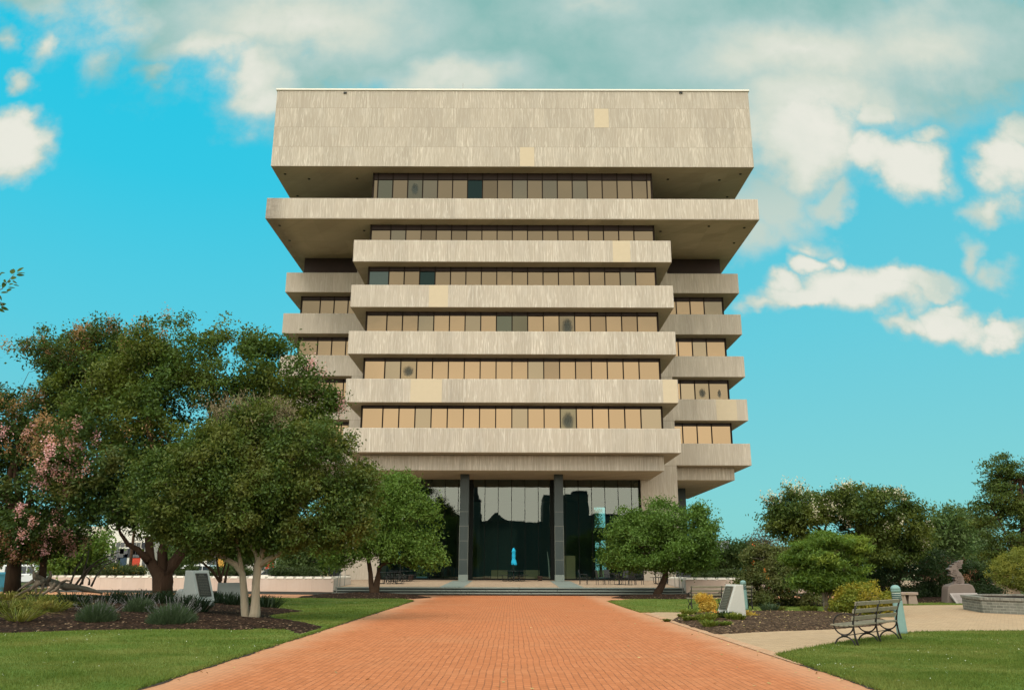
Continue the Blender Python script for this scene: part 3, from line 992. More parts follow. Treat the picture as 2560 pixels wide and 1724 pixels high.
FE = [-11.6] + [-9.976 + 1.247 * k for k in range(17)] + [11.6]
TE = [-11.6] + [-11.22 + 1.2467 * k for k in range(19)] + [11.6]
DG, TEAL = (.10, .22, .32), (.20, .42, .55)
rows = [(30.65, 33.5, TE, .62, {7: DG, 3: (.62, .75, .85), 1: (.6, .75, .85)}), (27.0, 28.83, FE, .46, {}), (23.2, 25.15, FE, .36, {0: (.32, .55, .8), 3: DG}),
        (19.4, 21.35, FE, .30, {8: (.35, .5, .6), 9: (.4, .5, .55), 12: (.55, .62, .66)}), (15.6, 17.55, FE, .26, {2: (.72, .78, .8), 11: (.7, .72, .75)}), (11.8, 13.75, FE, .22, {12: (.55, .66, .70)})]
wins = []
for (z0, z1, ed, hd, sp) in rows:
    wins.append(ribbon(-11.6, 11.6, 63.2, z0, z1, ed, hd, sp, 0))
film(wins[0], -8.1, 32.05, .34, .62, 63.2, 1)
film(wins[3], 4.37, 20.2, .50, .72, 63.2, 2)
film(wins[4], -8.1, 16.5, .50, .48, 63.2, 3)
film(wins[5], 4.37, 12.6, .56, .78, 63.2, 4)
wrows = [(23.2, 25.15, .36), (19.4, 21.35, .32), (15.6, 17.55, .30), (11.8, 13.75, .26)]
for i, (z0, z1, hd) in enumerate(wrows):
    for sx in (-1, 1):
        ed = sorted([sx * e for e in (13.83, 14.2, 15.45, 16.7, 18.9)] if False else [sx * e for e in (13.83, 14.72, 15.97, 17.22, 18.9)])
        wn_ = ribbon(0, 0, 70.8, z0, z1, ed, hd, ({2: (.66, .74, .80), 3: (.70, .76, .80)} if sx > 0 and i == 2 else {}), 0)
        if sx > 0 and i == 2:
            film(wn_, 16.6, 16.4, .36, .52, 70.8, 9); film(wn_, 18.1, 16.35, .2, .42, 70.8, 10)
for sx in (-1, 1):
    x0, x1 = sorted((sx * 13.0, sx * 18.9))
    o = MB().box(x0, x1, 70.8, 71.2, 27.01, 28.82).build('dark_louvre_panel', M['header'], B)

# ---- lobby: columns, glass, interior
for sx in (-1, 1):
    cx = sx * 3.69
    c = MB().cbox(cx - .345, cx + .345, 65.6, 66.3, 1.13, 8.74, .012).build('granite_column', M['granite'], B)
    MB().cbox(cx - .36, cx + .36, 65.58, 66.32, .66, 1.12, .012).build('column_base', M['granite_step'], c)
    j = MB()
    for py in (1278, 1314, 1351, 1398):
        z = aty(1162, py, 65.6).z
        j.box(cx - .347, cx + .347, 65.596, 65.62, z - .011, z + .011)
    j.box(cx - .349, cx - .332, 65.594, 65.62, 1.14, 4.8).box(cx + .332, cx + .349, 65.594, 65.62, 1.14, 4.8)
    j.build('column_joint', M['joint'], c)
    # dark jamb where the column meets the glass
    MB().box(min(sx * 3.20, sx * 3.56), max(sx * 3.20, sx * 3.56), 69.7, 70.05, .69, 8.74).build('lobby_jamb', M['frame_lobby'], B)
GX = 10.62
lb = MB()
ed = [-GX] + [1.11 * k for k in range(-9, 10)] + [GX]
for a, c in zip(ed[:-1], ed[1:]):
    dt = tone_rng.uniform(-.006, .006); dl = tone_rng.uniform(-.0006, .0006)
    lb.add([(a, 69.9 + dl, .69), (c, 69.9 - dl, .69), (c, 69.9 + dt - dl, 8.74), (a, 69.9 + dt + dl, 8.74)], [(0, 1, 2, 3)])
lob = lb.build('lobby_glass', M['glass'], B)
f = MB()
for e in ed:
    f.box(e - .022, e + .022, 69.84, 69.93, .69, 8.74)
f.box(-GX, GX, 69.85, 69.92, .695, .80)
f.box(GX - .02, GX + .10, 69.6, 69.95, .69, 8.74).box(-GX - .10, -GX + .02, 69.6, 69.95, .69, 8.74)
f.build('lobby_mullion', M['frame_lobby'], lob)
# lobby interior
sl0, sl1 = aty(1486, 1300, 93).x, aty(1514.5, 1300, 93).x
zt = aty(1486, 1267, 93).z
sb0, sb1 = aty(1040, 1430, 93).x, aty(1068, 1430, 93).x
ztb = aty(1040, 1413, 93).z
bw = MB()
bw.box(-18, sb0, 93, 93.3, .6, 9.0).box(sb0, sb1, 93, 93.3, ztb, 9.0).box(sb1, sl0, 93, 93.3, .6, 9.0).box(sl0, sl1, 93, 93.3, zt, 9.0).box(sl1, 18, 93, 93.3, .6, 9.0)
zb0, zb1 = aty(1486, 1350, 93).z, aty(1486, 1318, 93).z
bw.box(sl0, sl1, 93.02, 93.28, zb0, zb1)
bw.box(-13.9, -13.6, 73.5, 93, .6, 9.0).box(13.6, 13.9, 73.5, 93, .6, 9.0)
bw.build('lobby_back_wall', M['interior'], B)
MB().box(-13.6, 13.6, 70.0, 93, .60, .702).build('lobby_floor', M['intfloor'], B)
MB().box(-13.6, 13.6, 69.95, 93, 8.76, 8.95).build('lobby_ceiling', M['interior'], B)
MB().box(-3.4, 0.5, 84, 84.4, .70, 5.4).build('lobby_partition', M['interior'], B)


def cabinet(px0, px1, py0, Y, label):
    a, c = aty(px0, py0, Y), aty(px1, py0, Y)
    r = empty('cabinet', ((a.x + c.x) / 2, Y + .25, .70), label, 'cabinet', 'tan cabinets inside the lobby')
    MB().cbox(a.x, c.x, Y, Y + .5, .76, a.z, .01).build('body', M['cabinet'], r)
    MB().box(a.x + .04, c.x - .04, Y + .04, Y + .46, .70, .758).build('plinth', M['frame'], r)
    n = 2 if (c.x - a.x) > 1.2 else 1
    for k in range(n):
        x0 = a.x + (c.x - a.x) * k / n; x1 = a.x + (c.x - a.x) * (k + 1) / n
        MB().box(x0 + .03, x1 - .03, Y - .022, Y - .002, .80, a.z - .04).build('door', M['cabinet'], r)


cabinet(1228, 1269, 1424, 73.0, 'low tan cabinet behind the glass, left of the lone umbrella')
cabinet(1309, 1349, 1424, 73.0, 'low tan cabinet behind the glass, right of the lone umbrella')
cabinet(1411, 1438, 1388, 72.0, 'taller tan cabinet just inside the glass beside the second granite column')


# ------------------------------------------------------------------ planter walls beside the steps
def garden_wall(x0, y0, x1, y1, ret, label, spacing=.63, hh=.93, cap_dx=None, group='crenellated walls beside the terrace'):
    a, b_ = Vector((x0, y0, 0)), Vector((x1, y1, 0))
    d = (b_ - a); L = d.length; ang = math.atan2(d.y, d.x)
    r = empty('garden_wall', (x0, y0, 0), label, 'wall', group)
    T = Matrix.Translation(a) @ Matrix.Rotation(ang, 4, 'Z')
    def bx(b, *q): return b.box(*q, M=T)
    w = MB(); w.cbox(0, L, 0, .62, .17, hh, .01, M=T)
    w.build('wall_body', M['conc_wall'], r)
    k = MB(); k.box(.01, L - .01, .03, .60, -.03, .168, M=T)
    k.build('base_course', M['granite'], r)
    n = int(L / spacing)
    s = (L - .02) / n
    for i in range(n):
        c = MB()
        u0, u1 = .01 + i * s, .01 + i * s + s * .76
        c.add([T @ Vector(p) for p in [(u0, -.02, hh + .002), (u1, -.02, hh + .002), (u1, .64, hh + .002), (u0, .64, hh + .002), (u0 + .03, .06, hh + .13), (u1 - .03, .06, hh + .13), (u1 - .03, .58, hh + .13), (u0 + .03, .58, hh + .13)]],
              [(0, 3, 2, 1), (4, 5, 6, 7), (0, 1, 5, 4), (1, 2, 6, 5), (2, 3, 7, 6), (3, 0, 4, 7)])
        c.build('coping_block', M['cap'], r)
    return r


LW = garden_wall(-30.6, 57.0, -10.74, 52.05, 5, 'long low tan wall with notched coping left of the steps')
RW = garden_wall(10.50, 51.9, 20.5, 52.4, 5, 'low tan wall with notched coping right of the steps')
for (w, x, y0, y1, s) in ((LW, -10.74, 52.4, 57.6, -1), (RW, 10.50, 52.3, 57.6, 1)):
    b = MB(); x0, x1 = sorted((x, x + s * .6))
    b.cbox(x0, x1, y0 + .3, y1, .17, .928, .01); b.build('end_return', M['conc_wall'], w)
    c = MB(); c.cbox(x0 - .01, x1 + .01, y0 + .3, y1, .93, 1.05, .04); c.build('coping_block', M['cap'], w)
garden_wall(-30, 60.6, -13.5, 60.2, 5, 'second pale notched wall standing farther back behind the hedge mounds', .8, .96)
garden_wall(13.2, 60.2, 22.5, 60.2, 5, 'short notched wall behind the terrace chairs at the far right end', .8, .98)
sb = MB()
sb.add([(-30.4, 57.6, .62), (-11.4, 52.7, .62), (-11.4, 57.5, .62), (-30.4, 61, .62)], [(0, 1, 2, 3)])
sb.add([(11.2, 52.6, .62), (20.3, 52.9, .62), (20.3, 57.5, .62), (11.2, 57.5, .62)], [(0, 1, 2, 3)])
struct(sb.build('planter_soil', M['soil']))


def handrail(x, label):
    r = empty('handrail', (x, 51.7, 0), label, 'handrail', 'steel handrails at the ends of the steps')
    a, b_, c = (x, 51.66, .92), (x, 52.95, 1.40), (x, 54.0, 1.42)
    MB().tube([a, b_, c], .022, 8).build('rail', M['metal_grey'], r)
    for p, z in ((a, 0.), ((x, 52.5, 1.235), .40), (c, .46)):
        MB().tube([(p[0], p[1], z), (p[0], p[1], p[2])], .020, 8).build('post', M['metal_grey'], r)
    return r


handrail(-10.45, 'steel handrail at the left end of the granite steps')
handrail(10.25, 'steel handrail at the right end of the granite steps')
# ------------------------------------------------------------------ vegetation
def unit(n, g):
    v = g.normal(size=(n, 3))
    return v / np.linalg.norm(v, axis=1, keepdims=True)


def leaf_quads(c, size, width, g, up=.35, outdir=None):
    """one kite shaped leaf per point"""
    n = len(c)
    nrm = unit(n, g); nrm[:, 2] += up
    if outdir is not None: nrm += outdir * .7
    nrm /= np.linalg.norm(nrm, axis=1, keepdims=True)
    a = np.cross(nrm, unit(n, g)); a /= np.linalg.norm(a, axis=1, keepdims=True) + 1e-9
    b = np.cross(nrm, a)
    L = (size * g.uniform(.65, 1.25, n))[:, None]; W = (width * g.uniform(.7, 1.2, n))[:, None]
    V = np.stack([c - a * L * .5, c + b * W * .5 - a * L * .08, c + a * L * .5 - nrm * L * .12, c - b * W * .5 - a * L * .08], 1)
    return V.reshape(-1, 3)


def ells(lst, Y, depth=1.0, yo=None):
    """photo ellipses (px, py, rx, ry[, dy]) -> ellipsoids standing at distance Y"""
    out = []
    for e in lst:
        px, py, rx, ry = e[:4]; dy = e[4] if len(e) > 4 else 0.
        c = aty(px, py, Y + dy)
        s = (cam_m.inverted() @ (c - Vector((0, 0, EYE)))).z / -FPX
        out.append((np.array(c), np.array([rx * s, rx * s * depth, ry * s])))
    return out


def cluster_pts(E, n, g, shell=.20, flat_bottom=None):
    w = np.array([(r[0] * r[1] * r[2]) ** (2 / 3.) for c, r in E]); w /= w.sum()
    P_, O_ = [], []
    k = g.choice(len(E), n * 3, p=w)
    d = unit(n * 3, g)
    rad = np.clip(1 - np.abs(g.normal(0, shell, n * 3)), .2, 1.03)
    inner = g.uniform(0, 1, n * 3) < .30
    rad = np.where(inner, g.uniform(.25, .85, n * 3), rad)
    poke = g.uniform(0, 1, n * 3) < .13
    rad = np.where(poke & ~inner, g.uniform(1.0, 1.20, n * 3), rad)
    ph = g.uniform(0, 6.28, 9)
    for i in range(n * 3):
        c, r = E[k[i]]
        p = c + d[i] * r * rad[i]
        q = p * (1.9 / max(.5, min(2.6, r.max() * .55)))
        s = math.sin(q[0] + ph[0] + 1.3 * math.sin(q[2] * .9 + ph[1])) + math.sin(q[1] * 1.1 + ph[2] + 1.2 * math.sin(q[0] * .8 + ph[3])) + math.sin(q[2] * 1.3 + ph[4] + 1.1 * math.sin(q[0] * 1.2 + ph[5]))
        if s < -.32 and shell > .1: continue
        buried = False
        for j, (c2, r2) in enumerate(E):
            if j != k[i] and (((p - c2) / r2) ** 2).sum() < .42: buried = True; break
        if buried: continue
        if flat_bottom is not None and p[2] < flat_bottom: continue
        P_.append(p); O_.append(d[i])
        if len(P_) >= n: break
    return np.array(P_), np.array(O_)


def foliage(E, n, per, cr, size, width, g, flat=.65, shell=.2, fb=None):
    cp, od = cluster_pts(E, n, g, shell, fb)
    N = len(cp)
    rr = cr * g.uniform(.6, 1.35, N)
    off = g.normal(size=(N, per, 3)) * np.array([1, 1, flat]) * .5
    pts = cp[:, None, :] + off * rr[:, None, None]
    out = np.repeat(od[:, None, :], per, 1).reshape(-1, 3)
    pts = pts.reshape(-1, 3)
    return leaf_quads(pts, size, width, g, .35, out * .6), cp, od


def bend(a, b, g, amt=.12, k=5):
    a, b = np.asarray(a, float), np.asarray(b, float)
    L = np.linalg.norm(b - a)
    o = g.normal(size=3) * L * amt; o2 = g.normal(size=3) * L * amt * .5
    ts = np.linspace(0, 1, k)
    return [tuple(a + (b - a) * t + o * math.sin(PI * t) + o2 * math.sin(2 * PI * t)) for t in ts]


def wood(mb, stems, E, cp, g, nlimb=4, ntwig=30, r_twig=.018, sides=7, lift=.25):
    """stems: list of (points, radii); limbs and twigs grow on from each stem's end into the crown"""
    tips = []
    for pts, rad in stems:
        mb.tube(pts, rad, sides + 3)
        tips.append((np.array(pts[-1]), rad[-1]))
    nodes = []
    cs = [c for c, r in E]
    used = list(range(len(cs)))
    for ti in range(len(used) if nlimb else 0):
        c = cs[ti] + g.normal(size=3) * E[ti][1] * .15
        j = int(np.argmin([np.linalg.norm(t[0][:3] - c) for t in tips]))
        t, r = tips[j]
        p = bend(t, c, g, .10, 6)
        r0 = r * .85
        mb.tube(p, list(np.linspace(r0, max(r_twig * 1.4, r0 * .25), 6)), sides)
        for q, s in zip(p[2:], np.linspace(.8, .3, 4)): nodes.append((np.array(q), r0 * s))
    if not nodes: nodes = tips
    if len(cp) and ntwig:
        na = np.array([n_[0] for n_ in nodes])
        for i in g.choice(len(cp), min(ntwig, len(cp)), replace=False):
            j = int(np.argmin(np.linalg.norm(na - cp[i], axis=1)))
            p = bend(nodes[j][0], cp[i], g, .12, 4)
            mb.tube(p, [max(nodes[j][1] * .5, r_twig), r_twig * 1.2, r_twig * .8, r_twig * .4], 5, cap=False)


def tree(name, label, cat, base, E, stems, leaf, bark, n, per, cr, size, width, seed, group=None, flat=.65, shell=.2, ntwig=40, r_twig=.018, blooms=None, fb=None, extra=None):
    g = np.random.default_rng(seed)
    r = empty(name, base, label, cat, group)
    V, cp, od = foliage(E, n, per, cr, size, width, g, flat, shell, fb)
    if stems is not None:
        mb = MB(); wood(mb, stems, E, cp, g, 4, ntwig, r_twig)
        mb.build('trunk', M[bark], r, smooth=True)
    quads('crown', V, M[leaf], r)
    for (mat, lst, nb, perb, cb, sb_, cat_) in (blooms or []):
        # blossom trusses sit on the outside of the crown near the given places
        pts = []
        for (c, rad) in lst:
            dd = np.sqrt((((cp - c) / rad) ** 2).sum(1))
            ids = np.nonzero(dd < 1)[0]
            front = ids[od[ids, 1] < .55] if len(ids) else ids
            if len(front): pts.append(g.choice(front, min(nb, len(front)), replace=False))
        if pts:
            ids = np.concatenate(pts)
            ctr = cp[ids] + od[ids] * cr * .55 + np.array([0, -.06, .12]) * cr
            p = (ctr[:, None, :] + g.normal(size=(len(ids), perb, 3)) * np.array([.8, .8, 1.25]) * cb * .5).reshape(-1, 3)
            bq = quads(cat_, leaf_quads(p, sb_, sb_ * .8, g, .2), M[mat], r)
            if 'flower' in cat_: tag(bq, kind='stuff')
    return r


def stem_px(lst, Y, radii, dy=None):
    return ([tuple(aty(px, py, Y + (dy[i] if dy else 0))) for i, (px, py) in enumerate(lst)], radii)


# --- left: pink crape myrtle with its fallen root stock
YA = 38.0
EA = ells([(60, 1040, 150, 130), (180, 930, 150, 100), (300, 865, 105, 60, 1), (40, 1190, 140, 140), (225, 1150, 120, 105, -5), (110, 1318, 125, 70, -1), (-70, 1100, 140, 150), (300, 960, 90, 90, 1), (250, 1255, 95, 60, -5), (10, 1262, 120, 75, -1), (125, 1245, 110, 70, -1), (20, 1338, 110, 55, -1), (-20, 1000, 90, 70)], YA, .9)
def blo(lst, Y, d=1.2): return ells(lst, Y, d)
tree('crape_myrtle', 'pink flowering crape myrtle filling the left edge, its blossoms fading to rust', 'tree', (-24.2, YA, .2), EA,
     [stem_px([(30, 1480), (34, 1425), (40, 1370), (60, 1290)], YA, [.34, .30, .26, .2]), stem_px([(105, 1462), (108, 1410), (120, 1340), (150, 1260)], YA - .5, [.16, .15, .12, .1])],
     'leaf_pinktree', 'bark_dark', 1350, 70, .52, .17, .085, 11, ntwig=120, r_twig=.014,
     blooms=[('pink', blo([(45, 1080, 75, 40), (235, 1180, 70, 65), (245, 890, 75, 30), (110, 1130, 90, 30), (70, 1330, 110, 55), (190, 1240, 40, 30), (130, 1400, 80, 25), (270, 1130, 60, 25)], YA - 3, 5.), 24, 90, .27, .085, 'blossom'),
             ('rust', blo([(150, 870, 130, 40), (270, 830, 100, 30), (330, 880, 50, 30), (60, 1110, 90, 50), (180, 1110, 120, 40), (60, 1000, 60, 50), (240, 1150, 90, 80), (60, 1380, 90, 40), (290, 1180, 60, 30)], YA - 1, 5.), 24, 76, .32, .09, 'faded_blossom')])
# fallen trunk with sprouting rods
ft = empty('fallen_trunk', (-22.0, 39.5, .3), 'grey fallen tree trunk with twisted roots lying on the mulch at the left', 'log')
mb = MB()
def ptz(px, py, Y): return tuple(aty(px, py, Y))
lg = np.random.default_rng(17)
lp_ = [(84, 1440), (96, 1447), (108, 1452), (122, 1455), (138, 1457), (154, 1460), (170, 1463), (190, 1467), (212, 1472), (234, 1476), (255, 1480)]
mb.tube([ptz(x + lg.normal(0, 1.5), y + lg.normal(0, 1.5), 37 + .25 * k) for k, (x, y) in enumerate(lp_)], [r_ * lg.uniform(.75, 1.3) for r_ in (.06, .12, .17, .19, .17, .15, .14, .12, .10, .08, .04)], 12)
for (a_, b_, c_, r_) in (((120, 1452), (128, 1436), (124, 1426), .06), ((150, 1458), (165, 1450), (178, 1452), .05), ((100, 1448), (92, 1436), (97, 1424), .07)):
    mb.tube([ptz(*a_, 37.4), ptz(*b_, 37.3), ptz(*c_, 37.2)], [r_ * 1.5, r_, r_ * .5], 8)
mb.build('log', M['driftwood'], ft, smooth=True)
mb = MB()
for q in ([(140, 1458), (128, 1470), (112, 1480), (100, 1486)], [(112, 1452), (90, 1458), (80, 1468), (76, 1478)], [(100, 1455), (72, 1472), (56, 1480), (40, 1488)], [(88, 1448), (84, 1436), (84, 1424)], [(125, 1458), (132, 1468), (146, 1476), (150, 1484)], [(95, 1452), (86, 1470), (90, 1482)], [(150, 1462), (140, 1474), (122, 1480)], [(108, 1456), (104, 1470), (98, 1484)], [(80, 1450), (62, 1460), (46, 1476)]):
    mb.tube([ptz(x + lg.normal(0, 2), y + lg.normal(0, 1.5), 36.8 + lg.uniform(-.3, .3)) for x, y in q], list(np.linspace(.10, .03, len(q)) * lg.uniform(.8, 1.2, len(q))), 9)
mb.build('root', M['driftwood'], ft, smooth=True)
mb = MB()
for q in ([(176, 1458), (190, 1420), (205, 1395), (215, 1370)], [(190, 1460), (215, 1425), (245, 1400), (300, 1378)], [(200, 1462), (212, 1440), (225, 1420), (255, 1405), (290, 1395)], [(228, 1465), (240, 1440), (262, 1412), (290, 1400)], [(205, 1460), (210, 1425), (220, 1390), (222, 1360)], [(222, 1462), (224, 1448), (216, 1440)]):
    mb.tube([ptz(x, y, 38.6) for x, y in q], list(np.linspace(.055, .018, len(q))), 6)
mb.build('sprouting_rod', M['bark_grey'], ft, smooth=True)

# --- left: big dark tree with the thick trunk
YB = 35.0
EB = ells([(425, 880, 120, 78), (560, 930, 150, 105), (690, 950, 110, 90), (770, 1030, 75, 85), (430, 1050, 170, 130), (310, 990, 110, 110, 1), (570, 1080, 190, 130), (470, 1230, 170, 105, .5), (350, 1230, 110, 95, .5), (790, 1000, 55, 50), (640, 870, 70, 40), (640, 1200, 150, 120, 1), (460, 1318, 85, 45, -2), (640, 1330, 110, 50, 1), (250, 1080, 120, 120, 1), (240, 960, 100, 80, 1)], YB, .85)
gx = gnd(407, 1512).x
tree('broad_tree', 'large dark green tree with the thick brown forked trunk, biggest in the left bed', 'tree', (aty(407, 1500, YB).x, YB, .1), EB,
     [stem_px([(407, 1530), (407, 1490), (406, 1462), (398, 1435), (375, 1400), (372, 1340)], YB, [.46, .39, .40, .30, .20, .15]),
      stem_px([(407, 1500), (410, 1462), (408, 1425), (405, 1380), (430, 1300)], YB + .1, [.30, .30, .22, .19, .14]),
      stem_px([(409, 1490), (416, 1450), (432, 1410), (462, 1368), (520, 1300)], YB - .1, [.30, .28, .24, .20, .14]),
      stem_px([(372, 1402), (345, 1373), (320, 1360), (300, 1330)], YB - .2, [.17, .12, .09, .06])],
     'leaf_dark', 'bark_red', 1700, 74, .50, .16, .08, 12, ntwig=160, r_twig=.014,
     blooms=[('rust', blo([(360, 830, 110, 40), (500, 1045, 40, 25), (420, 1100, 60, 30)], YB, 3.), 12, 40, .34, .075, 'faded_blossom'),
             ('pink', blo([(510, 1048, 30, 25), (850, 1020, 25, 30), (790, 935, 25, 20)], YB, 3.), 10, 50, .30, .075, 'blossom')])

# --- left: olive green tree with the pale twin trunk
YC = 26.1
EC = ells([(640, 1100, 130, 85), (755, 1140, 125, 100), (560, 1180, 160, 105), (845, 1190, 90, 100), (700, 1260, 190, 100), (470, 1270, 125, 85), (870, 1280, 75, 65), (570, 1330, 150, 55), (770, 1330, 120, 50), (420, 1210, 90, 80)], YC, .85)
oc = tree('smooth_barked_tree', 'olive green spreading tree with two pale smooth trunks near the path', 'tree', tuple(gnd(629, 1551)), EC,
     [stem_px([(622, 1556), (613, 1534), (610, 1480), (606, 1434), (589, 1410), (550, 1389), (500, 1370)], YC, [.15, .125, .11, .10, .09, .07, .05]),
      stem_px([(632, 1557), (638, 1530), (640, 1455), (646, 1410), (655, 1385), (662, 1345)], YC - .15, [.19, .155, .125, .115, .085, .06]),
      stem_px([(645, 1415), (668, 1398), (695, 1386), (712, 1360)], YC - .15, [.10, .085, .07, .05]),
      stem_px([(606, 1434), (600, 1400), (592, 1360)], YC, [.075, .06, .045]),
      stem_px([(646, 1410), (640, 1385), (625, 1360)], YC - .1, [.07, .06, .045])],
     'leaf_olive', 'bark_pale', 1700, 74, .38, .115, .055, 13, ntwig=200, r_twig=.010)
# dead pale twigs at its top
g = np.random.default_rng(5)
Et = ells([(590, 1030, 90, 45), (680, 1030, 60, 40), (640, 1070, 120, 45)], YC, .8)
cp, od = cluster_pts(Et, 260, g, .5)
tw = MB()
for p in cp:
    q = p + np.array([g.normal(0, .10), g.normal(0, .10), g.uniform(.12, .34)])
    tw.tube([tuple(p), tuple((p + q) / 2 + g.normal(0, .02, 3)), tuple(q)], [.008, .006, .003], 4, cap=False)
tag(tw.build('dead_twig', M['twig'], oc), kind='stuff')
quads('dry_foliage', leaf_quads((cp[:, None, :] + g.normal(0, .10, (len(cp), 14, 3))).reshape(-1, 3), .08, .03, g, .3), M['twig'], oc)

# small bare leaning sapling behind the memorials
sp = empty('sapling', tuple(aty(545, 1492, 37)), 'thin bare branching sapling behind the memorial stones', 'tree')
mb = MB()
for q in ([(545, 1500), (548, 1470), (552, 1450), (565, 1400), (575, 1370)], [(551, 1455), (530, 1425), (505, 1405), (480, 1395)], [(560, 1470), (565, 1440), (572, 1410), (590, 1380)], [(552, 1452), (545, 1420), (540, 1390)]):
    mb.tube([ptz(x, y, 37) for x, y in q], list(np.linspace(.07, .025, len(q))), 7)
mb.build('trunk', M['bark_dark'], sp, smooth=True)
Vs, _, _ = foliage(ells([(600, 1365, 70, 30), (500, 1385, 50, 22)], 37), 60, 50, .4, .11, .05, g)
quads('crown', Vs, M['leaf_dark'], sp)

# --- terrace trees
YD = 48.6
ED = ells([(930, 1250, 85, 62), (1015, 1300, 80, 70), (900, 1325, 100, 65), (1050, 1375, 62, 46), (960, 1370, 90, 40), (1000, 1225, 55, 40), (860, 1290, 70, 60), (1085, 1400, 30, 25), (840, 1370, 60, 45)], YD, .9)
tree('young_tree', 'fresh green tree with a dark twin trunk standing left of the steps', 'tree', tuple(aty(935, 1491, YD)), ED,
     [stem_px([(934, 1492), (933, 1475), (928, 1460), (926, 1430), (920, 1393)], YD, [.32, .22, .15, .13, .11]),
      stem_px([(936, 1492), (940, 1470), (945, 1440), (947, 1418), (955, 1410), (972, 1404)], YD, [.30, .20, .15, .13, .12, .09]),
      stem_px([(972, 1404), (1000, 1405), (1020, 1416), (1040, 1412), (1055, 1400)], YD, [.08, .06, .055, .05, .03])],
     'leaf_bright', 'bark_dark', 900, 66, .50, .17, .08, 14, ntwig=100, r_twig=.014)
YE = 49.0
EE = ells([(1640, 1305, 85, 55), (1715, 1325, 78, 70), (1590, 1345, 75, 55), (1650, 1375, 130, 48), (1555, 1398, 45, 26), (1760, 1385, 42, 40), (1565, 1330, 45, 22), (1745, 1300, 35, 30), (1700, 1395, 70, 35)], YE, .9)
tree('young_tree', 'rounded fresh green tree on a curved leaning trunk right of the steps', 'tree', tuple(aty(1641, 1494, YE)), EE,
     [stem_px([(1639, 1496), (1645, 1480), (1655, 1462), (1663, 1440), (1664, 1422), (1655, 1390)], YE, [.26, .22, .19, .17, .17, .12]),
      stem_px([(1664, 1424), (1676, 1408), (1690, 1380)], YE, [.13, .11, .08]), stem_px([(1662, 1426), (1652, 1412), (1630, 1395)], YE, [.10, .08, .06])],
     'leaf_mid', 'bark_dark', 850, 66, .48, .16, .075, 15, ntwig=100, r_twig=.014)

# --- right side trees and shrubs
YF = 43.0
EF = ells([(2010, 1275, 90, 55), (2120, 1262, 110, 48), (2225, 1290, 85, 62), (2080, 1330, 120, 60), (2200, 1360, 100, 50), (1955, 1312, 50, 34), (2270, 1335, 50, 60)], YF, .9)
tree('crape_myrtle', 'wide crape myrtle tipped with cream blossom behind the lime green shrub tree', 'tree', tuple(aty(2142, 1492, YF)), EF,
     [stem_px([(2138, 1490), (2140, 1440), (2146, 1400), (2160, 1360), (2168, 1335)], YF, [.16, .14, .13, .11, .08]), stem_px([(2140, 1470), (2115, 1420), (2090, 1370), (2060, 1330)], YF, [.12, .11, .09, .07])],
     'leaf_myrtle', 'bark_red', 900, 62, .45, .16, .075, 16, ntwig=120, r_twig=.014, flat=.5,
     blooms=[('cream', blo([(2000, 1220, 60, 25), (1935, 1250, 40, 20), (2110, 1218, 80, 22), (2215, 1235, 70, 35), (2060, 1270, 60, 25), (2230, 1330, 80, 30), (2270, 1370, 40, 30), (2020, 1275, 50, 20), (2080, 1310, 40, 15)], YF, 3.), 9, 34, .26, .085, 'blossom')])
YG = 31.0
EG = ells([(2085, 1350, 65, 20), (2020, 1372, 50, 18), (2130, 1368, 38, 18), (2060, 1395, 85, 26), (2030, 1420, 60, 24), (2100, 1415, 60, 22), (2050, 1448, 70, 24), (2110, 1450, 48, 34), (2070, 1462, 62, 20), (1995, 1395, 35, 14)], YG, .9)
tree('shrub_tree', 'layered lime green shrub tree with pale slim stems in the right bed', 'tree', tuple(gnd(2073, 1534)), EG,
     [stem_px([(2064, 1532), (2060, 1500), (2058, 1475), (2045, 1440)], YG, [.06, .055, .05, .035]), stem_px([(2070, 1533), (2073, 1500), (2082, 1470), (2085, 1430)], YG, [.06, .055, .05, .035]), stem_px([(2067, 1533), (2066, 1500), (2070, 1465), (2062, 1410)], YG, [.055, .05, .045, .03]), stem_px([(2082, 1534), (2090, 1500), (2092, 1460)], YG + .1, [.10, .09, .06])],
     'leaf_conifer', 'bark_pale', 800, 56, .28, .14, .035, 17, ntwig=90, r_twig=.009, flat=.35)
YH = 37.0
EH = ells([(1905, 1405, 48, 42), (1945, 1445, 78, 55), (1990, 1470, 62, 45), (1880, 1460, 36, 45), (1930, 1490, 70, 26), (1965, 1400, 45, 30)], YH, .9)
tree('rose_bush', 'tall loose rose bush dotted with red and orange flowers behind the bollard', 'bush', tuple(gnd(1940, 1518)), EH,
     [stem_px([(1930, 1516), (1925, 1480), (1910, 1430)], YH, [.05, .04, .025]), stem_px([(1945, 1516), (1955, 1480), (1960, 1430)], YH, [.05, .04, .025])],
     'leaf_rose', 'bark_grey', 640, 58, .30, .10, .055, 18, ntwig=80, r_twig=.010, fb=.12,
     blooms=[('redflower', blo([(1905, 1385, 45, 25), (1885, 1400, 25, 30), (1910, 1440, 40, 25), (1950, 1470, 30, 25)], YH, 3.), 2, 14, .09, .07, 'red_flower'),
             ('orangeflower', blo([(1985, 1415, 40, 40), (1950, 1440, 60, 40), (1990, 1480, 40, 20)], YH, 3.), 2, 12, .09, .065, 'orange_flower')])
YI = 29.6
EI = ells([(2165, 1490, 62, 32), (2135, 1512, 50, 34), (2195, 1512, 42, 28), (2150, 1475, 30, 18), (2215, 1490, 25, 20), (2165, 1525, 60, 20)], YI, .9)
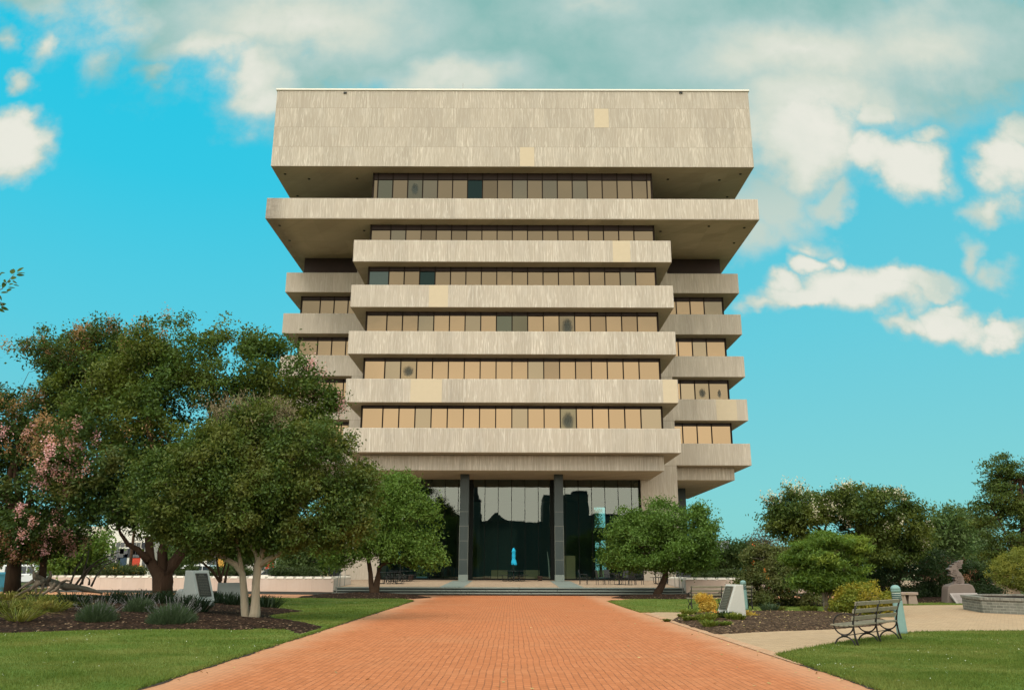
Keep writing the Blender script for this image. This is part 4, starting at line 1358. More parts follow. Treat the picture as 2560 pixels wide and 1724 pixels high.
tree('yellow_green_shrub', 'bushy yellow green shrub behind the near bench', 'bush', tuple(gnd(2165, 1541)), EI, [stem_px([(2165, 1543), (2165, 1520), (2160, 1500)], YI, [.04, .03, .02])],
     'leaf_yellow', 'bark_grey', 420, 48, .20, .085, .045, 19, ntwig=40, r_twig=.007, fb=.02)
YJ = 30.1
tree('golden_shrub', 'round golden leaved shrub beside the pale memorial stone', 'bush', tuple(gnd(1757, 1537)), ells([(1757, 1508, 25, 22), (1752, 1520, 24, 16), (1765, 1518, 24, 18), (1758, 1496, 15, 10)], YJ, .95), [stem_px([(1757, 1538), (1757, 1515)], YJ, [.02, .012])],
     'leaf_gold', 'bark_grey', 230, 40, .12, .075, .03, 20, ntwig=20, r_twig=.004, fb=.03)
YK = 26.7
tree('golden_shrub', 'small low golden shrub right of the pale memorial stone', 'bush', tuple(gnd(1880, 1556)), ells([(1876, 1545, 15, 12), (1888, 1547, 12, 11), (1868, 1536, 6, 7)], YK, .95), [stem_px([(1880, 1557), (1880, 1545)], YK, [.012, .008])],
     'leaf_gold', 'bark_grey', 90, 34, .09, .06, .022, 21, ntwig=12, r_twig=.003, fb=.02)
# dark junipers on the far side of the tan path
for k, (lst, Y, lab) in enumerate([
        ([(2250, 1440, 75, 42), (2200, 1465, 60, 35), (2290, 1415, 50, 30), (2240, 1485, 70, 22)], 44.5, 'dark spreading juniper left of the brown stone sculpture'),
        ([(2330, 1440, 55, 45), (2345, 1400, 40, 24), (2320, 1480, 50, 25)], 45.5, 'dark juniper directly behind the brown stone sculpture'),
        ([(2435, 1445, 50, 40), (2470, 1465, 36, 28), (2410, 1430, 30, 30), (2430, 1480, 45, 20)], 45.5, 'dark juniper right of the brown stone sculpture'),
        ([(2150, 1420, 45, 35), (2170, 1450, 45, 30), (2120, 1455, 40, 40)], 47, 'dark juniper in the shade under the cream tipped crape myrtle')]):
    E_ = ells(lst, Y, .8)
    b0 = aty(lst[0][0], 1500, Y)
    tree('juniper', lab, 'shrub', (b0.x, Y, .1), E_, [([(b0.x, Y, .1), (b0.x, Y, .6), tuple(E_[0][0])], [.1, .08, .05])], 'leaf_juniper', 'bark_dark', 230, 50, .42, .13, .05, 30 + k, 'dark junipers beyond the tan path', flat=.5, ntwig=30, fb=.1)
# tall tree at the right edge
YR = 52.0
ER = ells([(2535, 1165, 65, 32), (2500, 1205, 55, 26), (2570, 1220, 70, 40), (2500, 1250, 70, 26), (2560, 1290, 75, 40), (2475, 1275, 55, 20), (2530, 1330, 70, 35), (2450, 1300, 40, 16), (2580, 1370, 60, 50), (2510, 1385, 50, 35), (2620, 1250, 70, 90)], YR, .9)
tree('tall_tree', 'tall dark airy tree rising at the right edge above the planter', 'tree', tuple(aty(2570, 1480, YR)), ER,
     [stem_px([(2575, 1478), (2570, 1420), (2562, 1350), (2555, 1270), (2550, 1190)], YR, [.30, .26, .2, .14, .08])],
     'leaf_myrtle', 'bark_dark', 560, 54, .55, .18, .08, 40, flat=.38, ntwig=120, r_twig=.016)


# background trees, each on its own
def far_tree(lst, Y, leaf, label, seed, n=170, per=44, cr=1.0, size=.34, bark='bark_grey', name='background_tree', flat=.6, zb=0.):
    E_ = ells(lst, Y, .9)
    c0 = E_[0][0]
    low = min(c[2] - r[2] for c, r in E_)
    tree(name, label, 'tree', (c0[0], Y, zb), E_, [([(c0[0], Y, zb), (c0[0] + .1, Y, max(low, 1.)), tuple(c0)], [.28, .22, .1])], leaf, bark, n, per, cr, size, size * .42, seed, 'trees in the distance', flat=flat, ntwig=30, r_twig=.03)


far_tree([(2370, 1315, 60, 52), (2330, 1345, 55, 45), (2390, 1360, 40, 40)], 74, 'leaf_far', 'grey green tree behind the white flowering myrtle, left of the tan roofed house', 50)
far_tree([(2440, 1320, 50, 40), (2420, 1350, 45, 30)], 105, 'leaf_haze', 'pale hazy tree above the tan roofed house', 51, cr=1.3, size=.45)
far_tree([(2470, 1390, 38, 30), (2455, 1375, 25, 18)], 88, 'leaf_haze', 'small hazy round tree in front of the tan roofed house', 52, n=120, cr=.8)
far_tree([(1840, 1392, 55, 40), (1815, 1410, 40, 28), (1870, 1385, 36, 28)], 84, 'leaf_far', 'round green tree far behind the right hand notched wall', 53)
far_tree([(1915, 1350, 36, 34), (1900, 1380, 30, 28), (1935, 1375, 30, 30)], 78, 'leaf_bare', 'thin grey half bare tree behind the rose bush', 54, n=60, per=30, cr=.9, size=.24)
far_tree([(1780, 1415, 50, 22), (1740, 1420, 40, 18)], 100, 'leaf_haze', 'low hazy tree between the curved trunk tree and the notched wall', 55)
far_tree([(200, 1385, 62, 48), (150, 1400, 50, 36), (250, 1360, 40, 30)], 58, 'leaf_bright', 'bright sunlit tree behind the fallen trunk', 56, cr=.8, size=.26)
far_tree([(770, 1395, 55, 30), (720, 1402, 42, 26), (810, 1388, 45, 30)], 78, 'leaf_far', 'dark green street tree seen under the olive tree canopy', 57, bark='bark_dark')
far_tree([(455, 1385, 35, 30), (440, 1402, 30, 22)], 80, 'leaf_far', 'dark street tree between the two white houses', 58, n=110, bark='bark_dark')
far_tree([(845, 1408, 26, 20), (820, 1416, 24, 14)], 90, 'leaf_bright', 'small lime green tree beside the cream house', 59, n=90, cr=.8)
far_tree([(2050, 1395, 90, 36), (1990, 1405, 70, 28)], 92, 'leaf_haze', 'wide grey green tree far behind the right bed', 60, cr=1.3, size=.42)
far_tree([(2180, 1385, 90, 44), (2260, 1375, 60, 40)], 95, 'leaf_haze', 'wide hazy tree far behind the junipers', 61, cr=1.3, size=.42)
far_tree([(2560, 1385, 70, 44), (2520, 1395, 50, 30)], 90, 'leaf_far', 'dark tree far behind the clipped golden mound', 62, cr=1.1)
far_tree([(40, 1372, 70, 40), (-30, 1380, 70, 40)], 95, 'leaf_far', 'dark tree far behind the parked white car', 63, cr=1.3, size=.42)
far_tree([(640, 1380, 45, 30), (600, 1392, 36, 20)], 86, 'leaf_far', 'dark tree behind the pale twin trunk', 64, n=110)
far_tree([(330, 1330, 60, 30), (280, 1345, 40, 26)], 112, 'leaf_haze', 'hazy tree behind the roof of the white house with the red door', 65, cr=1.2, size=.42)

far_tree([(1500, 1395, 30, 28), (1492, 1345, 24, 34), (1486, 1290, 13, 26), (1512, 1330, 14, 24)], 112, 'leaf_bright', 'green tree beyond the office block, seen through the lobby slot', 66, n=120, cr=.8, size=.3)
far_tree([(1052, 1425, 20, 16)], 110, 'leaf_far', 'small green tree beyond the office block, seen through the left lobby glass', 67, n=60, cr=.7, size=.3)

# hedge mounds in the raised planters
for k, (px, py, rx, ry, Y, lab) in enumerate([
        (225, 1426, 52, 13, 58.0, 'low clipped hedge mound farthest left behind the notched wall'), (310, 1425, 52, 14, 57.0, 'low hedge mound with yellow flowers left of the thick trunk'),
        (452, 1423, 34, 11, 57.0, 'low hedge mound just right of the thick trunk'), (575, 1429, 48, 11, 56.5, 'low hedge mound behind the pale twin trunk'),
        (716, 1430, 36, 10, 56.0, 'low hedge mound left of the steps, nearer the trunk'), (755, 1431, 36, 10, 56.0, 'low hedge mound nearest the left handrail'),
        (1775, 1440, 30, 10, 56.5, 'low hedge mound behind the right notched wall, nearer the steps'), (1825, 1437, 36, 11, 56.5, 'low hedge mound behind the right notched wall beside the rose bush')]):
    E_ = ells([(px, py, rx, ry), (px - rx * .5, py + 3, rx * .55, ry * .8), (px + rx * .5, py + 3, rx * .55, ry * .8)], Y, .8)
    g = np.random.default_rng(70 + k)
    r_ = empty('hedge_mound', (E_[0][0][0], Y, .62), lab, 'hedge', 'hedge mounds in the raised planters')
    V, cp, od = foliage(E_, 200, 40, .34, .12, .06, g, .6, .22, .6)
    quads('foliage', V, M['leaf_hedge'], r_)
    if k == 1:
        ids = g.choice(len(cp), 10)
        quads('yellow_flower', leaf_quads((cp[ids][:, None, :] + np.array([0, -.2, .1]) + g.normal(0, .12, (10, 12, 3))).reshape(-1, 3), .1, .08, g), M['leaf_gold'], r_)

# --- clipped golden mound in the brick planter
pl = empty('brick_planter', tuple(gnd(2465, 1532)), 'round cornered grey brick planter at the right edge of the tan path', 'planter')
p0 = gnd(2465, 1532); 
pz = .56
outl = [(p0.x + .12, p0.y), (p0.x, p0.y + .2), (p0.x + .75, p0.y + 3.0), (p0.x + 2.4, p0.y + 4.6), (p0.x + 6, p0.y + 4.2), (p0.x + 6, p0.y - 4.0), (p0.x + 1.75, p0.y - 2.55)]
def inset(o, d):
    cx = sum(q[0] for q in o) / len(o); cy = sum(q[1] for q in o) / len(o)
    return [(q[0] + (cx - q[0]) / math.hypot(cx - q[0], cy - q[1]) * d, q[1] + (cy - q[1]) / math.hypot(cx - q[0], cy - q[1]) * d) for q in o]
def brick_wall_mat():
    m, n = new_mat('grey brick courses')
    P, N, g_ = pos_n(n)
    x, y, z = n.xyz(P)
    bt = n.node('ShaderNodeTexBrick')
    n.l.new(n.vec(n.m('SUBTRACT', x, n.m('MULTIPLY', y, .75)), z, 0.), bt.inputs['Vector'])
    for k, v in (('Scale', 1.), ('Mortar Size', .008), ('Mortar Smooth', .1), ('Bias', 0.), ('Brick Width', .28), ('Row Height', .098)): bt.inputs[k].default_value = v
    bt.inputs['Color1'].default_value = (.13, .13, .11, 1); bt.inputs['Color2'].default_value = (.22, .22, .185, 1); bt.inputs['Mortar'].default_value = (.36, .35, .30, 1)
    c = n.mix(n.ss(n.noise(P, 3., 4.), .4, .7, 0., .4), bt.outputs['Color'], (.12, .13, .10))
    n.out(n.bsdf(c, .85, n.bump(n.m('SUBTRACT', 1., bt.outputs['Fac']), .4, .01)))
    return m
M['grey_courses'] = brick_wall_mat()
MB().prism(outl, 'z', -.03, pz - .10).build('brick_wall', M['grey_courses'], pl, fix=True)
rim = MB(); i_ = inset(outl, -.05); j_ = inset(outl, .32); n_ = len(outl)
vs = [(q[0], q[1], pz - .098) for q in i_] + [(q[0], q[1], pz) for q in i_] + [(q[0], q[1], pz) for q in j_] + [(q[0], q[1], pz - .098) for q in j_]
fs = []
for a in range(n_):
    b_ = (a + 1) % n_
    for lev in range(4): fs.append((lev * n_ + a, lev * n_ + b_, ((lev + 1) % 4) * n_ + b_, ((lev + 1) % 4) * n_ + a))
rim.add(vs, fs); rim.build('rim', M['planter'], pl, fix=True)
so_ = MB(); so_.add([(q[0], q[1], pz - .06) for q in inset(outl, .30)], [tuple(range(n_))]); so_.build('soil', M['mulch'], pl)
YT = 32.5
ET = ells([(2575, 1425, 88, 50), (2555, 1410, 55, 30), (2610, 1415, 80, 48), (2560, 1445, 66, 26)], YT, .95)
tree('topiary_mound', 'clipped dome of golden green foliage growing in the brick planter', 'bush', (ET[0][0][0], YT, .5), ET, [([(ET[0][0][0], YT, .5), (ET[0][0][0], YT, 1.2)], [.09, .07])],
     'leaf_topiary', 'bark_dark', 900, 46, .16, .06, .03, 75, shell=.07, ntwig=30, r_twig=.006, fb=.62)


# --- tufts: lavender, daylilies, strap leaves
def tuft(name, label, cat, px, py, n, h, spread, w, mat, seed, group=None, arch=.5, spikes=0, spike_mat=None, bf=.45):
    g = np.random.default_rng(seed)
    p = gnd(px, py)
    zz = 0.02
    for k in BED:
        b = float(bed_z(k, p.x, p.y))
        if b > 0: zz = b
    base = np.array([p.x, p.y, zz - .02])
    r = empty(name, tuple(base), label, cat, group)
    a = g.uniform(0, 2 * PI, n); rr = np.sqrt(g.uniform(0, 1, n))
    st = base + np.stack([np.cos(a) * rr * spread * bf, np.sin(a) * rr * spread * bf, np.zeros(n)], 1)
    d = np.stack([np.cos(a) * (.25 + rr), np.sin(a) * (.25 + rr), np.zeros(n)], 1) + g.normal(0, .18, (n, 3)) * [1, 1, 0]
    H = h * g.uniform(.6, 1.1, n) * (1 - .25 * rr)
    mid = st + d * (spread * .34 * arch)[..., None] if False else st + d * spread * .34 * arch + np.stack([0 * H, 0 * H, H * .75], 1)
    tip = st + d * spread * .75 * arch + np.stack([0 * H, 0 * H, H * (1 - .45 * arch * g.uniform(.3, 1.2, n))], 1)
    sd = np.stack([-np.sin(a + g.normal(0, .8, n)), np.cos(a), np.zeros(n)], 1) * w * .5
    V = np.concatenate([np.stack([st - sd, st + sd, mid + sd * .9, mid - sd * .9], 1), np.stack([mid - sd * .9, mid + sd * .9, tip + sd * .15, tip - sd * .15], 1)], 0).reshape(-1, 3)
    quads('leaves', V, M[mat], r)
    if spikes:
        a = g.uniform(0, 2 * PI, spikes); rr = np.sqrt(g.uniform(0, 1, spikes))
        s0 = base + np.stack([np.cos(a) * rr * spread * .6, np.sin(a) * rr * spread * .6, h * (.80 - .30 * rr)], 1)
        s1 = s0 + np.stack([np.cos(a) * .06, np.sin(a) * .06, g.uniform(.10, .28, spikes)], 1)
        sw = np.array([.004, 0, 0])
        V1 = np.stack([s0 - sw, s0 + sw, s1 + sw, s1 - sw], 1).reshape(-1, 3)
        pp = (s1[:, None, :] + g.normal(0, 1, (spikes, 6, 3)) * [.012, .012, .035]).reshape(-1, 3)
        tag(quads('flower_spike', np.concatenate([V1, leaf_quads(pp, .03, .018, g)], 0), M[spike_mat], r), kind='stuff')
    return r


def dome_tuft(name, label, cat, px, py, n, h, w, blade, mat, seed, group, spikes, spike_mat):
    g = np.random.default_rng(seed)
    p = gnd(px, py)
    zz = max([float(bed_z(k, p.x, p.y)) for k in BED] + [0.])
    base = np.array([p.x, p.y, zz - .02])
    r = empty(name, tuple(base), label, cat, group)
    d = unit(n, g); d[:, 2] = np.abs(d[:, 2]) * 1.0 + .05
    d /= np.linalg.norm(d, axis=1, keepdims=True)
    t = g.uniform(.55, 1.06, n)[:, None]
    tip = base + d * np.array([w * .5, w * .5, h]) * t
    L = g.uniform(.10, .20, n)[:, None]
    st = tip - (d * .6 + np.array([0, 0, .5]) + g.normal(0, .18, (n, 3))) * L
    sd = np.cross(d, unit(n, g)); sd = sd / (np.linalg.norm(sd, axis=1, keepdims=True) + 1e-9) * blade * .5
    V = np.stack([st - sd, st + sd, tip + sd * .3, tip - sd * .3], 1).reshape(-1, 3)
    quads('leaves', V, M[mat], r)
    d = unit(spikes, g); d[:, 2] = np.abs(d[:, 2]) + .35; d /= np.linalg.norm(d, axis=1, keepdims=True)
    s0 = base + d * np.array([w * .46, w * .46, h * .92])
    s1 = s0 + d * g.uniform(.10, .24, spikes)[:, None] + np.array([0, 0, .05])
    sw = np.array([.004, 0, 0])
    pp = (s1[:, None, :] + g.normal(0, 1, (spikes, 5, 3)) * [.012, .012, .03]).reshape(-1, 3)
    tag(quads('flower_spike', np.concatenate([np.stack([s0 - sw, s0 + sw, s1 + sw, s1 - sw], 1).reshape(-1, 3), leaf_quads(pp, .032, .016, g)], 0), M[spike_mat], r), kind='stuff')
    return r


dome_tuft('lavender', 'rounded grey green lavender clump at the lawn edge, the leftmost one', 'plant', 240, 1566, 3600, 0.5, 1.15, .016, 'lavender', 80, 'lavender clumps in the left bed', 46, 'lavspike')
dome_tuft('lavender', 'wide grey green lavender clump at the lawn edge in front of the plaque stone', 'plant', 428, 1567, 4200, 0.52, 1.35, .016, 'lavender', 81, 'lavender clumps in the left bed', 50, 'lavspike')
dome_tuft('lavender', 'smaller lavender clump set back between the two larger ones', 'plant', 345, 1551, 2600, 0.46, 1.0, .016, 'lavender', 82, 'lavender clumps in the left bed', 30, 'lavspike')
day = [(45, 1570, 'pale yellow tipped daylily clump nearest the lawn at the far left'), (18, 1556, 'yellowing daylily clump cut by the left edge of the view'), (78, 1545, 'tall green daylily clump left of the lavender'), (125, 1553, 'yellow green daylily clump closest to the leftmost lavender'), (110, 1533, 'daylily clump behind the other clumps, under the blossoms'), (20, 1525, 'daylily clump in shade by the left edge'), (40, 1500, 'bright daylily clump in front of the blue bin'), (75, 1496, 'bright daylily clump left of the fallen roots'), (62, 1556, 'daylily clump in the middle of the yellow drift')]
for k, (px, py, lab) in enumerate(day):
    tuft('daylily', lab, 'plant', px, py, 120, .50 * (1.3 if py < 1510 else 1), .85 * (1.4 if py < 1510 else 1), .024, 'daylily', 90 + k, 'daylilies in the left bed', 1.15, bf=.3)
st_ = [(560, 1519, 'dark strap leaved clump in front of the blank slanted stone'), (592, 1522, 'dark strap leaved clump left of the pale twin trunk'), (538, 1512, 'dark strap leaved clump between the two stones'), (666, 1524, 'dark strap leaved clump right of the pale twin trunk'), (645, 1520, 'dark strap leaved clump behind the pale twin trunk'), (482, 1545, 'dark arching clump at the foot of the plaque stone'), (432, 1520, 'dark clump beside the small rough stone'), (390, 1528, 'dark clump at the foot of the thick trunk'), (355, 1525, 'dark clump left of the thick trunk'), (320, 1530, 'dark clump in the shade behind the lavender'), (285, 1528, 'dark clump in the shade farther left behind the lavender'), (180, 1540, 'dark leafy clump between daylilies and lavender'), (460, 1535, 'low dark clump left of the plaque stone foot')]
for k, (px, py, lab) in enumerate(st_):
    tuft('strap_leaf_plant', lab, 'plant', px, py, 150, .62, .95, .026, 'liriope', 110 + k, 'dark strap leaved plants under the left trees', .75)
bedp = [(1723, 1540, .28, 'bedgreen', 'upright green bedding plant left of the golden shrub'), (1705, 1545, .16, 'bedgreen', 'low green bedding plant at the tip of the right bed'), (1722, 1556, .18, 'bedgreen', 'rounded yellow green plant below the golden shrub, left'), (1742, 1557, .16, 'bedgreen', 'small yellow green plant below the golden shrub, middle'), (1768, 1560, .32, 'bedgreen', 'feathery green plant left of the pale memorial stone'), (1787, 1555, .22, 'bedgreen', 'green plant with orange bloom touching the pale memorial stone'), (1775, 1571, .24, 'bedgreen', 'spreading green plant in front of the pale memorial stone'), (1815, 1572, .16, 'bedgreen', 'low yellow green plant near the bed front edge'), (1816, 1556, .26, 'liriope', 'dark green plant at the left foot of the pale memorial stone'), (1835, 1561, .28, 'bedgreen', 'leafy plant in the middle of the stone foot'), (1848, 1562, .24, 'bedgreen', 'leafy plant at the right foot of the pale memorial stone'), (1925, 1535, .35, 'lavender', 'thin grassy tuft at the back of the right bed'), (1945, 1533, .3, 'daylily', 'dry grassy tuft at the back of the right bed'), (2025, 1535, .3, 'bedgreen', 'leafy ground plant at the foot of the slim pale stems'), (1668, 1553, .12, 'daylily', 'dry trailing tuft spilling onto the path corner')]
for k, (px, py, h, mt, lab) in enumerate(bedp):
    r_ = tuft('bedding_plant', lab, 'plant', px, py, 130, h, h * 1.5, .03, mt, 140 + k, 'small plants in the right bed', .6)
    if 'orange' in lab:
        g = np.random.default_rng(3); p = gnd(px, py)
        quads('orange_flower', leaf_quads(np.array([p.x, p.y - .1, .30]) + g.normal(0, .04, (16, 3)), .05, .04, g), M['orangeflower'], r_)


# --- grass, clover heads and litter
def scatter(poly, n, g, fn=None):
    p = np.asarray([(q[0], q[1]) for q in poly])
    lo, hi = p.min(0), p.max(0)
    out = np.zeros((0, 2))
    while len(out) < n:
        q = g.uniform(lo, hi, (n * 2, 2))
        q = q[inside(poly, q[:, 0], q[:, 1])]
        if fn is not None: q = q[g.uniform(0, 1, len(q)) < fn(q)]
        out = np.concatenate([out, q])
    return out[:n]


def blades(name, polys, beds, n, h, w, seed):
    g = np.random.default_rng(seed)
    Vs = []
    for poly, k, ymax in polys:
        def f(q):
            return np.clip((13. / np.maximum(q[:, 1], 9.)) ** 2.0, 0, 1) * (q[:, 1] > 9.5) * (np.abs(q[:, 0]) < q[:, 1] * .75 + 1.5)
        q = scatter(poly, k, g, f)
        keep = np.ones(len(q), bool)
        for b in beds: keep &= ~inside(b, q[:, 0], q[:, 1])
        q = q[keep]
        m_ = len(q)
        sc = np.clip(q[:, 1] / 14., .8, 2.4)
        a = g.uniform(0, 2 * PI, m_)
        hh = h * g.uniform(.5, 1.2, m_) * (.8 + .35 * wob(q[:, 0], q[:, 1], .8))
        ww = w * sc
        b0 = np.stack([q[:, 0], q[:, 1], np.full(m_, .026)], 1)
        sd = np.stack([np.cos(a) * ww, np.sin(a) * ww, 0 * a], 1) * .5
        tp = b0 + np.stack([g.normal(0, .35, m_) * hh, g.normal(0, .35, m_) * hh, hh], 1)
        Vs.append(np.stack([b0 - sd, b0 + sd, tp], 1).reshape(-1, 3))
    o = quads(name, np.concatenate(Vs), M['blades'], None, 3)
    return tag(o, kind='stuff')


tag(blades('grass', [(LAWN_L, 190000, 45), (LAWN_R, 120000, 30), (LAWN_M, 26000, 46)], [BEDL, BEDR], 0, .045, .011, 200), 'short mown grass covering the lawns', 'grass')
# longer fringe along the turf edges
g = np.random.default_rng(201)
fr = []
for poly in (LAWN_L, LAWN_R, LAWN_M):
    for a, b in zip(poly, poly[1:] + poly[:1]):
        L = math.hypot(b[0] - a[0], b[1] - a[1]); mid_y = (a[1] + b[1]) / 2
        if max(a[1], b[1]) < 9 or mid_y > 46: continue
        k = int(L * 130 / max(1, mid_y / 16))
        t = g.uniform(0, 1, k)
        q = np.stack([a[0] + (b[0] - a[0]) * t, a[1] + (b[1] - a[1]) * t], 1) + g.normal(0, .03, (k, 2))
        fr.append(q)
q = np.concatenate(fr); m_ = len(q)
a = g.uniform(0, 2 * PI, m_); hh = .06 * g.uniform(.4, 1.3, m_)
b0 = np.stack([q[:, 0], q[:, 1], np.full(m_, .012)], 1); sd = np.stack([np.cos(a), np.sin(a), 0 * a], 1) * .007
tp = b0 + np.stack([g.normal(0, .6, m_) * hh, g.normal(0, .6, m_) * hh, hh], 1)
tag(quads('edge_grass', np.stack([b0 - sd, b0 + sd, tp], 1).reshape(-1, 3), M['blades'], None, 3), 'ragged grass fringe along the lawn edges', 'grass', kind='stuff')


def flat_bits(name, pts, size, mat, seed, z, label, cat, tilt=.25):
    g = np.random.default_rng(seed)
    P3 = np.stack([pts[:, 0], pts[:, 1], np.full(len(pts), z) if np.isscalar(z) else z], 1)
    a = g.uniform(0, 2 * PI, len(pts)); s = size * g.uniform(.5, 1.4, len(pts))
    u_ = np.stack([np.cos(a), np.sin(a), g.normal(0, tilt, len(pts))], 1) * s[:, None] * .5
    v_ = np.stack([-np.sin(a), np.cos(a), g.normal(0, tilt, len(pts))], 1) * s[:, None] * .28
    return tag(quads(name, np.stack([P3 - u_, P3 + v_, P3 + u_, P3 - v_], 1).reshape(-1, 3), M[mat]), label, cat, kind='stuff')


g = np.random.default_rng(210)
def clump(poly, nc, per, sp):
    c = scatter(poly, nc, g, lambda q: np.clip((14. / np.maximum(q[:, 1], 11)) ** 2, 0, 1) * (q[:, 1] > 11) * (np.abs(q[:, 0]) < q[:, 1] * .66))
    return (c[:, None, :] + g.normal(0, sp, (nc, per, 2))).reshape(-1, 2)
cl = np.concatenate([clump(LAWN_L, 30, 6, .30), clump(LAWN_R, 18, 6, .30)])
cl = cl[~inside(BEDL, cl[:, 0], cl[:, 1]) & (inside(LAWN_L, cl[:, 0], cl[:, 1]) | inside(LAWN_R, cl[:, 0], cl[:, 1]))]
flat_bits('clover_flowers', cl, .024, 'white_dot', 211, .075, 'tiny white clover heads in the grass', 'flowers', .6)
yl = scatter(LAWN_R, 70, g, lambda q: np.clip((14. / np.maximum(q[:, 1], 11)) ** 2, 0, 1) * (q[:, 1] > 10.5))
flat_bits('fallen_leaves', yl, .055, 'litter', 212, .075, 'yellow leaves lying on the right lawn', 'leaves')
pt = np.stack([g.uniform(-4.6, 4.6, 110), 11.5 + 34 * g.uniform(0, 1, 110) ** 1.5], 1)
flat_bits('path_litter', pt, .06, 'litter', 213, .012, 'scattered dry leaves on the brick path', 'leaves')
ed_ = np.concatenate([np.stack([-4.85 + np.abs(g.normal(0, .22, 160)), g.uniform(11, 40, 160)], 1), np.stack([4.7 - np.abs(g.normal(0, .2, 130)), g.uniform(11, 30, 130)], 1)])
flat_bits('edge_litter', ed_, .045, 'litter', 214, .019, 'leaf litter caught along the path edges', 'leaves')
mq = scatter(BEDR, 420, g)
flat_bits('mulch_litter', mq, .06, 'litter', 215, bed_z(1, mq[:, 0], mq[:, 1]) + .02, 'pale dry leaves scattered on the right mulch bed', 'leaves')
mq = scatter(BEDL, 200, g)
flat_bits('mulch_litter', mq, .07, 'litter', 216, bed_z(0, mq[:, 0], mq[:, 1]) + .02, 'dry leaves scattered on the left mulch bed', 'leaves')
# ------------------------------------------------------------------ garden furniture and stones
def arc(c, r, a0, a1, n, ex, ez):
    return [tuple(Vector(c) + Vector(ex) * (r * math.cos(a)) + Vector(ez) * (r * math.sin(a))) for a in [a0 + (a1 - a0) * k / (n - 1) for k in range(n)]]


def make_bench(L=2.44):
    """local frame: x along the bench, +y to the front, z up; rear feet on y=0"""
    r = empty('park_bench', (0, 0, 0), '', 'bench', 'slatted park benches on the lawn edges')
    for x in (0, L / 2, L):
        f = MB()
        f.tube([(x, 0, 0), (x, .05, .18), (x, .075, .42), (x, .03, .66), (x, -.055, .88)], [.021, .021, .022, .020, .017], 7)      # back post
        f.tube(arc((x, .27, -.02), .215, 0, PI, 12, (0, 1, 0), (0, 0, 1)), .016, 7)                                                # lower hoop
        f.box(x - .022, x + .022, .21, .33, .185, .235)
        f.tube(arc((x, .27, .43), .205, PI * .93, 2 * PI + PI * .42, 18, (0, 1, 0), (0, 0, 1)), .015, 7)                            # hoop under seat, arm
        f.tube([(x, .06, .40), (x, .25, .385), (x, .50, .40), (x, .53, .41)], .014, 6)
        f.tube([(x, .35, .62), (x, .22, .645), (x, .05, .62)], .014, 6)
        f.build('end_frame' if x in (0, L) else 'middle_frame', M['iron'], r, smooth=True)
    MB().tube([(0, .27, .21), (L, .27, .21)], .010, 6).build('stretcher', M['iron'], r)
    for k, y in enumerate((.10, .20, .30, .40, .485)):
        z = .425 - .012 * math.sin(PI * (k + .5) / 5) * 2
        MB().cbox(-.05, L + .05, y - .042, y + .042, z - .013, z + .013, .004).build('seat_slat', M['slat'], r)
    for z in (.555, .695, .845):
        y = .058 if z < .6 else (.025 if z < .75 else -.038)
        T = Matrix.Translation((0, y, z)) @ Matrix.Rotation(R(14), 4, 'X')
        MB().cbox(-.05, L + .05, -.012, .016, -.038, .038, .004, M=T).build('back_slat', M['slat'], r)
    return r


bench = make_bench()
A_, B_ = gnd(2147, 1617), gnd(2252, 1600)
d_ = (B_ - A_).normalized()
bench.location = (A_.x, A_.y, .0); bench.rotation_euler.z = math.atan2(d_.y, d_.x)
bench['label'] = 'weathered slatted bench with hooped iron legs at the lawn corner, seen from behind'
b2 = copy_tree(bench)
A2 = gnd(1731, 1524)
b2.location = (A2.x, A2.y, .02); b2.rotation_euler.z = R(6)
b2['label'] = 'slatted bench half hidden behind the golden shrub and pale memorial stone'


def make_bollard():
    r = empty('bollard_light', (0, 0, 0), '', 'bollard', 'blue green bollard lights')
    MB().lathe([(.126, 0), (.122, .10), (.113, .78), (.113, .785)], 24).build('post', M['bollard'], r, smooth=True)
    h = MB()
    z = .79
    h.lathe([(.100, .785), (.100, 1.06)], 24)
    h.build('lens_core', M['bollard_white'], r, smooth=True)
    for k in range(4):
        z0 = .805 + k * .045
        MB().lathe([(.100, z0), (.113, z0 - .004), (.113, z0 + .018), (.100, z0 + .022)], 24).build('louvre', M['bollard_dark'], r)
    MB().lathe([(.113, .985), (.113, 1.05), (.112, 1.058)], 24).build('collar', M['bollard'], r, smooth=True)
    MB().lathe([(.106, 1.058), (.106, 1.064)], 24).build('shadow_gap', M['bollard_dark'], r)
    MB().lathe([(.113, 1.064), (.112, 1.085), (.100, 1.115), (.075, 1.142), (.04, 1.157), (.005, 1.162)], 24).build('dome_cap', M['bollard'], r, smooth=True)
    return r


bo = make_bollard()
p = gnd(2256, 1586); bo.location = (p.x, p.y, 0); bo.rotation_euler = (0, R(-2.3), 0)
bo['label'] = 'blue green bollard light with ringed louvres standing just behind the near bench'
c = copy_tree(bo); p = gnd(1863, 1526); c.location = (p.x, p.y, .01); c.rotation_euler = (0, R(-.6), 0); c.scale = (.98, .98, .96)
c['label'] = 'blue green bollard light on the grass beside the rose bush'
c = copy_tree(bo); p = aty(2154, 1450, 36.5); c.location = (p.x, 36.5, -.12); c.rotation_euler = (0, 0, 0)
c['label'] = 'bollard light whose dome just shows above the yellow green shrub'


